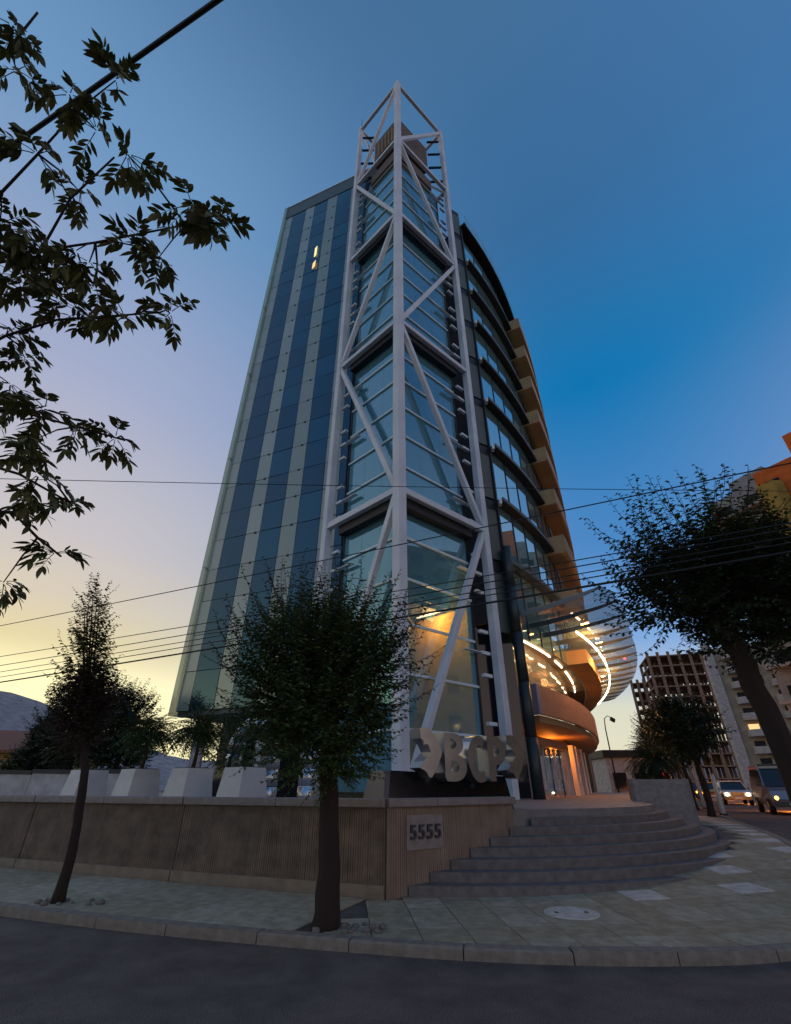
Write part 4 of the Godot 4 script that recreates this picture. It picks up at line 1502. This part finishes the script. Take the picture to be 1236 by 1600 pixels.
func leaf(s: SurfaceTool, p: Vector3, d: Vector3, up: Vector3, L: float, W: float, c: Color) -> void:
	var side := d.cross(up)
	if side.length() < 0.05: side = d.cross(Vector3(0.7, 0.1, 0.7))
	side = side.normalized()
	var n := side.cross(d)
	var m := p + d * L * 0.42
	var a := m + side * W * 0.5 + n * W * 0.12
	var b := m - side * W * 0.5 + n * W * 0.12
	var t := p + d * L - n * L * 0.1
	s.set_color(c)
	for v in [p, a, t, p, t, b]: s.add_vertex(v)

func long_leaf(s: SurfaceTool, p: Vector3, d: Vector3, up: Vector3, L: float, W: float, c: Color) -> void:
	var side := d.cross(up)
	if side.length() < 0.05: side = d.cross(Vector3(0.7, 0.1, 0.7))
	side = side.normalized()
	var n := side.cross(d)
	var bend := rng.randf_range(0.02, 0.22)
	var q := []
	for k in [[0.0, 0.0], [0.22, 0.36], [0.5, 0.5], [0.75, 0.33], [1.0, 0.0]]:
		var mid: Vector3 = p + d * L * k[0] - n * L * bend * k[0] * k[0]
		q.append([mid, mid + side * W * k[1] + n * W * 0.12 * k[1], mid - side * W * k[1] + n * W * 0.12 * k[1]])
	s.set_color(c)
	for i in 4:
		for sd in [1, 2]:
			for v in [q[i][0], q[i][sd], q[i + 1][sd], q[i][0], q[i + 1][sd], q[i + 1][0]]: s.add_vertex(v)

func frond(s: SurfaceTool, p: Vector3, d: Vector3, L: float, m: Material) -> void:
	var pos := p
	var dir := d
	var n := 7
	for i in n:
		dir = (dir + Vector3.DOWN * 0.16).normalized()
		pos += dir * L / n
		var side := dir.cross(Vector3.UP).normalized()
		for sd in [-1.0, 1.0]:
			leaf(s, pos, (dir * 0.7 + side * sd).normalized(), Vector3.UP, L * 0.28, L * 0.06, tint(m))

func twig(sl: SurfaceTool, sw: SurfaceTool, p: Vector3, d: Vector3, L: float, n: int, ll: float, lw: float, m: Material, lift := 0.05) -> void:
	var pos := p
	var dir := d
	var pts := [p]
	for i in n:
		dir = (dir + Vector3(rng.randf_range(-0.09, 0.09), lift + rng.randf_range(-0.06, 0.06), rng.randf_range(-0.09, 0.09))).normalized()
		pos += dir * L / n
		if i % 4 == 3: pts.append(pos)
		var side := dir.cross(Vector3(rng.randf_range(-0.4, 0.4), 1, rng.randf_range(-0.4, 0.4))).normalized() * (1.0 if i % 2 == 0 else -1.0)
		var k := rng.randf_range(0.7, 1.15) * (1.0 - 0.45 * float(i) / n)
		leaf(sl, pos, (dir * 0.45 + side + Vector3.DOWN * rng.randf_range(0.0, 0.5)).normalized(), Vector3(rng.randf_range(-0.4, 0.4), 1, rng.randf_range(-0.4, 0.4)), ll * k, lw * k, tint(m))
	pts.append(pos)
	var r := []
	for i in pts.size(): r.append(lerpf(0.005, 0.0015, float(i) / pts.size()) * (L / 0.7))
	tube(sw, pts, r, 3)

# lobes: [centre, radii, twigs, twig length, leaves per twig, leaf length, leaf material]
func tree(called: String, label: String, group: String, trunk: Array, radii: Array, lobes: Array, limbs: int, bark: Material, upward := 0.35) -> Node3D:
	var t := thing(called, label, "tree", trunk[0], group)
	var s := tool_(true)
	var pts := []
	var rr := []
	for i in trunk.size() - 1:
		for k in 4:
			var f := k / 4.0
			pts.append(trunk[i].lerp(trunk[i + 1], f) + Vector3(rng.randf_range(-1, 1), 0, rng.randf_range(-1, 1)) * radii[i] * 0.18)
			rr.append(lerpf(radii[i], radii[i + 1], f) * rng.randf_range(0.93, 1.07))
	pts.append(trunk[-1]); rr.append(radii[-1])
	rr[0] *= 1.25
	tube(s, pts, rr, 22, 0.1)
	put("trunk", s, bark, t)
	var fork: Vector3 = trunk[-1]
	var sl := tool_()
	var sw := tool_(true)
	for lb in lobes:
		var c: Vector3 = lb[0]
		var r: Vector3 = lb[1]
		var tips := []
		for i in limbs:
			var d := Vector3(rng.randfn(), rng.randfn() * 0.7 + 0.25, rng.randfn()).normalized()
			var e := c + d * r * rng.randf_range(0.35, 0.75)
			var a := fork.lerp(trunk[-2], rng.randf_range(0.0, 0.25)) if lb == lobes[0] else fork.lerp(lobes[0][0], rng.randf())
			var mid := a.lerp(e, 0.5) + Vector3(rng.randf_range(-0.1, 0.1), 0.12, rng.randf_range(-0.1, 0.1)) * r.x
			s = tool_(true)
			tube(s, [a, mid, e], [radii[-1] * 0.5, radii[-1] * 0.3, radii[-1] * 0.12], 6)
			put("limb", s, bark, t)
			tips.append([mid, e])
		for i in lb[2]:
			var d := Vector3(rng.randfn(), rng.randfn(), rng.randfn()).normalized()
			var p := c + d * r * pow(rng.randf(), 0.45) * 0.86
			var out := (d + Vector3.UP * upward + Vector3(rng.randfn(), rng.randfn(), rng.randfn()) * 0.3).normalized()
			var L: float = lb[3] * rng.randf_range(0.55, 1.2)
			twig(sl, sw, p, out, L, lb[4], lb[5], lb[5] * 0.6, lb[6])
	put("crown", sl, lobes[0][6], t)
	put("twigs", sw, bark, t)
	return t

func trees() -> void:
	var gs := "trees on the bank pavement"
	tree("street_tree", "round-crowned street tree with a stout dark trunk before the glass tower", gs, [V(-0.84, 0.1, 7.3), V(-0.86, 0.9, 7.28), V(-0.9, 1.75, 7.3), V(-0.95, 2.3, 7.3)], [0.15, 0.125, 0.115, 0.09],
		[[V(-1.1, 3.0, 7.3), Vector3(1.2, 1.05, 1.15), 900, 0.6, 15, 0.115, M.leaf_green], [V(-1.0, 2.3, 7.25), Vector3(0.9, 0.7, 0.9), 360, 0.5, 14, 0.11, M.leaf_green], [V(-1.15, 3.15, 7.3), Vector3(1.5, 1.2, 1.4), 330, 0.85, 18, 0.1, M.leaf_green], [V(-1.2, 3.6, 7.35), Vector3(1.2, 0.7, 1.0), 120, 0.9, 19, 0.095, M.leaf_olive]], 10, M.bark)  # topmost lobe in lighter olive: light on the outer shoots is in their colour
	tree("street_tree", "slender leaning street tree with plum foliage below a narrow leafy top", gs, [V(-4.94, 0.1, 8.74), V(-4.95, 0.9, 8.74), V(-5.1, 1.7, 8.75), V(-5.3, 2.3, 8.8)], [0.085, 0.07, 0.06, 0.05],
		[[V(-5.5, 2.75, 8.8), Vector3(0.44, 0.85, 0.44), 400, 0.42, 12, 0.11, M.leaf_plum], [V(-5.75, 3.6, 8.8), Vector3(0.36, 0.75, 0.36), 170, 0.4, 12, 0.1, M.leaf_olive], [V(-5.95, 4.5, 8.85), Vector3(0.22, 0.75, 0.22), 75, 0.36, 12, 0.095, M.leaf_olive]], 6, M.bark, 0.7)
	tree("street_tree", "large dark street tree with long leafy shoots at the pavement corner", gs, [V(6.75, 0.3, 9.0), V(6.7, 2.0, 8.95), V(6.5, 3.6, 8.9), V(6.4, 5.0, 8.9)], [0.24, 0.2, 0.18, 0.14],
		[[V(7.0, 5.2, 8.9), Vector3(1.8, 0.95, 1.7), 800, 0.8, 14, 0.17, M.leaf_dark], [V(5.7, 4.9, 8.7), Vector3(1.2, 0.8, 1.2), 250, 1.0, 16, 0.16, M.leaf_dark], [V(6.5, 5.9, 8.9), Vector3(1.9, 0.7, 1.3), 110, 1.4, 17, 0.16, M.leaf_green], [V(7.2, 4.3, 8.9), Vector3(1.3, 0.6, 1.3), 260, 0.8, 14, 0.16, M.leaf_dark]], 12, M.bark, 0.45)
	# trees further up the side street
	var k := 0
	for q in [[12.6, 22.0, 3.3, 1.5], [15.6, 28.6, 3.6, 1.9], [18.6, 35.0, 3.8, 2.0], [22.6, 43.5, 4.0, 2.2]]:
		var y := walk_top(Vector2(q[0], q[1]))
		tree("kerb_tree", ["dark kerbside tree first past the corner tree, over the silver van", "dark kerbside tree by the tall white post", "dark kerbside tree next after the one by the white post", "dark kerbside tree last before the traffic light"][k], "trees along the side street", [V(q[0], y - 0.05, q[1]), V(q[0] + 0.05, y + 1.0, q[1]), V(q[0], y + 2.0, q[1])], [0.13, 0.11, 0.08],
			[[V(q[0] - 0.2, y + q[2], q[1]), Vector3(q[3], q[3] * 0.8, q[3]), 520, 0.7, 12, 0.22, M.leaf_dark]], 6, M.bark, 0.2)
		k += 1
	# garden trees behind the terrace
	tree("conifer", "dark cone-shaped conifer behind the white garden wall", "garden trees behind the terrace", [V(-16.7, 1.0, 24.5), V(-16.7, 2.6, 24.5), V(-16.6, 3.6, 24.5)], [0.2, 0.14, 0.06],
		[[V(-16.7, 2.2, 24.5), Vector3(1.6, 1.0, 1.4), 520, 0.6, 12, 0.22, M.leaf_dark], [V(-16.6, 3.3, 24.5), Vector3(0.9, 1.0, 0.9), 320, 0.5, 12, 0.2, M.leaf_dark], [V(-16.6, 4.2, 24.5), Vector3(0.35, 0.6, 0.35), 110, 0.4, 12, 0.17, M.leaf_dark]], 5, M.bark, 0.5)
	tree("garden_tree", "broad dark garden tree standing against the pale sky behind the planters", "garden trees behind the terrace", [V(-13.6, 1.0, 22.0), V(-13.6, 2.6, 22.0), V(-13.4, 3.8, 22.0)], [0.2, 0.16, 0.1],
		[[V(-13.4, 4.0, 22.0), Vector3(2.2, 1.9, 1.6), 900, 0.75, 13, 0.2, M.leaf_dark], [V(-12.0, 4.3, 22.0), Vector3(1.5, 1.1, 1.2), 420, 0.7, 13, 0.2, M.leaf_dark]], 7, M.bark, 0.4)
	tree("garden_tree", "low dark garden tree beneath the slab wing behind the ducts", "garden trees behind the terrace", [V(-10.8, 1.0, 20.4), V(-10.8, 2.2, 20.4), V(-10.7, 2.9, 20.4)], [0.14, 0.11, 0.08],
		[[V(-10.9, 3.0, 20.4), Vector3(1.3, 1.2, 1.0), 520, 0.6, 13, 0.18, M.leaf_dark]], 6, M.bark, 0.3)
	tree("terrace_shrub", "green bush between the ducts and the glass tower", "garden trees behind the terrace", [V(-4.6, 1.2, 14.6), V(-4.6, 1.9, 14.6), V(-4.6, 2.3, 14.6)], [0.06, 0.05, 0.04],
		[[V(-4.5, 2.7, 14.6), Vector3(1.1, 0.85, 0.9), 330, 0.45, 13, 0.1, M.leaf_green]], 5, M.bark, 0.3)
	overhang()

func overhang() -> void:
	var t := thing("ash_tree", "ash tree reaching long leafy branches across the sky beside the thick cable", "tree", V(-4.6, 0.1, 1.4))
	var s := tool_(true)
	tube(s, [V(-4.6, 0.0, 1.4), V(-4.55, 1.5, 1.4), V(-4.4, 3.0, 1.45), V(-4.3, 4.4, 1.5), V(-4.2, 5.6, 1.4)], [0.2, 0.17, 0.15, 0.11, 0.06], 12)
	put("trunk", s, M.bark_grey, t)
	var br := BRANCHES
	for b in br:
		s = tool_(true)
		var pts := [V(-4.35, b[0][1] * 0.8, 1.5)]
		var rr := [0.035]
		for i in b.size():
			pts.append(V(b[i][0], b[i][1], b[i][2]))
			rr.append(lerpf(0.012, 0.004, float(i) / b.size()))
		tube(s, pts, rr, 7)
		put("limb", s, M.bark, t)
	var sl := tool_()
	var sw := tool_(true)
	for c in CLUSTERS:
		var p := V(c[0], c[1], c[2])
		# the nearest branch point carries the cluster
		var best := Vector3.ZERO
		var bd := 99.0
		for b in br:
			for q in b:
				var v := V(q[0], q[1], q[2])
				if v.distance_to(p) < bd:
					bd = v.distance_to(p); best = v
		tube(sw, [best, best.lerp(p, 0.5) + Vector3(0, 0.03, 0), p], [0.008, 0.006, 0.004], 4)
		for k in 7:
			# a compound leaf: leaflets in pairs along a drooping stalk
			var d := Vector3(rng.randfn(), rng.randfn() * 0.6 - 0.05, rng.randfn()).normalized()
			var pos := p + d * 0.02
			var dir := d
			var L := rng.randf_range(0.11, 0.19)
			var pts := [pos]
			for i in 5:
				dir = (dir + Vector3.DOWN * 0.18).normalized()
				pos += dir * L / 5
				pts.append(pos)
				if i == 0: continue
				var side := dir.cross(Vector3(rng.randf_range(-0.3, 0.3), 1, rng.randf_range(-0.3, 0.3))).normalized()
				for sd in [-1.0, 1.0]:
					long_leaf(sl, pos, (dir * 0.8 + side * sd + Vector3.DOWN * rng.randf_range(0.0, 0.4)).normalized(), Vector3(rng.randfn() * 0.3, 1, rng.randfn() * 0.3), rng.randf_range(0.065, 0.11), rng.randf_range(0.024, 0.038), tint(M.leaf_olive))
			long_leaf(sl, pos, dir, Vector3(rng.randfn() * 0.3, 1, rng.randfn() * 0.3), rng.randf_range(0.09, 0.13), 0.04, tint(M.leaf_olive))
			tube(sw, pts, [0.004, 0.003, 0.003, 0.002, 0.002, 0.002], 3)
	put("crown", sl, M.leaf_olive, t)
	put("twigs", sw, M.bark, t)

func wires() -> void:
	var w := WIRES
	var words := ["single thin cable strung level across both wings", "thin cable climbing past the tower above the bundle", "uppermost cable of the bundle before the tower", "second cable of the bundle before the tower", "third cable of the bundle before the tower", "fourth cable of the bundle before the tower", "thick lowest cable of the bundle before the tower", "thick black cable high above the ash branches"]
	var r := [0.011, 0.012, 0.011, 0.012, 0.011, 0.012, 0.024, 0.028]
	for i in 8:
		var a := V(w[i][0][0], w[i][0][1], w[i][0][2])
		var b := V(w[i][1][0], w[i][1][1], w[i][1][2])
		var d := b - a
		var ea := 0.9 if i < 7 else 4.0
		var pts := []
		var rr := []
		for k in 41:
			var t := lerpf(-ea, 1.0 + ea, k / 40.0)
			pts.append(a + d * t + Vector3.UP * (0.12 * (t - 0.5) * (t - 0.5) - 0.03))
			rr.append(r[i])
		var s := tool_(true)
		tube(s, pts, rr, 6)
		label_(put("overhead_cable", s, M.cable), words[i], "cable", "overhead cables")

const CLUSTERS := [[-2.47, 5.83, 0.97], [-2.65, 5.91, 1.21], [-2.18, 5.58, 1.24], [-1.98, 5.9, 1.26], [-2.13, 5.62, 1.45], [-1.65, 4.95, 1.33], [-2.17, 4.9, 1.31], [-2.36, 5.43, 1.76], [-2.4, 4.71, 1.65], [-2.06, 4.58, 1.71], [-2.72, 5.06, 2.13], [-1.79, 4.79, 1.8], [-1.4, 5.29, 1.85], [-1.62, 4.73, 1.84], [-2.14, 4.67, 2.03], [-1.71, 4.15, 1.88], [-1.61, 4.51, 2.12], [-2.52, 4.75, 2.19], [-2.64, 4.66, 1.93], [-2.85, 4.46, 2.25], [-2.78, 4.1, 2.4], [-2.16, 3.6, 2.13], [-2.35, 3.89, 2.61], [-1.98, 3.72, 2.55], [-2.47, 3.55, 2.38], [-2.17, 3.24, 2.31], [-2.47, 3.44, 2.96], [-2.58, 3.3, 2.69], [-2.49, 3.06, 3.06], [-2.96, 2.93, 3.28], [-2.88, 5.12, 1.83], [-2.83, 4.42, 2.44], [-2.4, 4.73, 1.77], [-2.48, 4.95, 2.01], [-2.09, 4.68, 1.85], [-2.79, 4.89, 2.18], [-2.84, 4.05, 2.61], [-2.26, 3.45, 2.25], [-1.28, 4.74, 1.52], [-1.12, 4.7, 1.61], [-2.43, 4.74, 2.29]]
const BRANCHES := [[[-3.0, 4.87, 1.78], [-2.73, 5.12, 1.63], [-2.47, 5.36, 1.49], [-2.22, 5.59, 1.35]], [[-3.0, 4.68, 1.89], [-2.73, 4.75, 1.85], [-2.07, 4.83, 1.8], [-1.45, 4.94, 1.74]], [[-3.0, 4.15, 2.21], [-2.69, 4.28, 2.13], [-2.33, 4.37, 2.07], [-1.63, 4.42, 2.05]], [[-3.0, 3.84, 2.39], [-2.64, 3.84, 2.39], [-2.2, 3.74, 2.45], [-1.87, 3.66, 2.5]], [[-2.91, 3.54, 2.57], [-2.6, 3.46, 2.62], [-2.25, 3.29, 2.72]], [[-2.64, 3.23, 2.75], [-2.47, 3.08, 2.84], [-2.31, 2.97, 2.91]], [[-3.0, 4.68, 1.89], [-2.47, 4.75, 1.85], [-2.25, 5.1, 1.65], [-1.94, 5.34, 1.5]], [[-2.91, 5.78, 1.24], [-2.69, 5.97, 1.13], [-2.47, 6.2, 0.99]]]
const WIRES := [[[-10.43, 9.6, 11.57], [7.04, 9.6, 12.1]], [[-13.13, 6.2, 15.15], [6.08, 6.2, 6.37]], [[-13.04, 5.3, 15.57], [4.42, 5.3, 7.55]], [[-13.44, 5.15, 16.2], [4.42, 5.2, 7.6]], [[-13.78, 5.05, 16.73], [4.44, 5.1, 7.72]], [[-14.22, 5.0, 17.35], [4.43, 5.0, 7.75]], [[-14.47, 4.9, 17.76], [4.47, 4.9, 7.9]], [[-5.08, 8.6, 2.77], [-1.84, 8.6, 1.42]]]
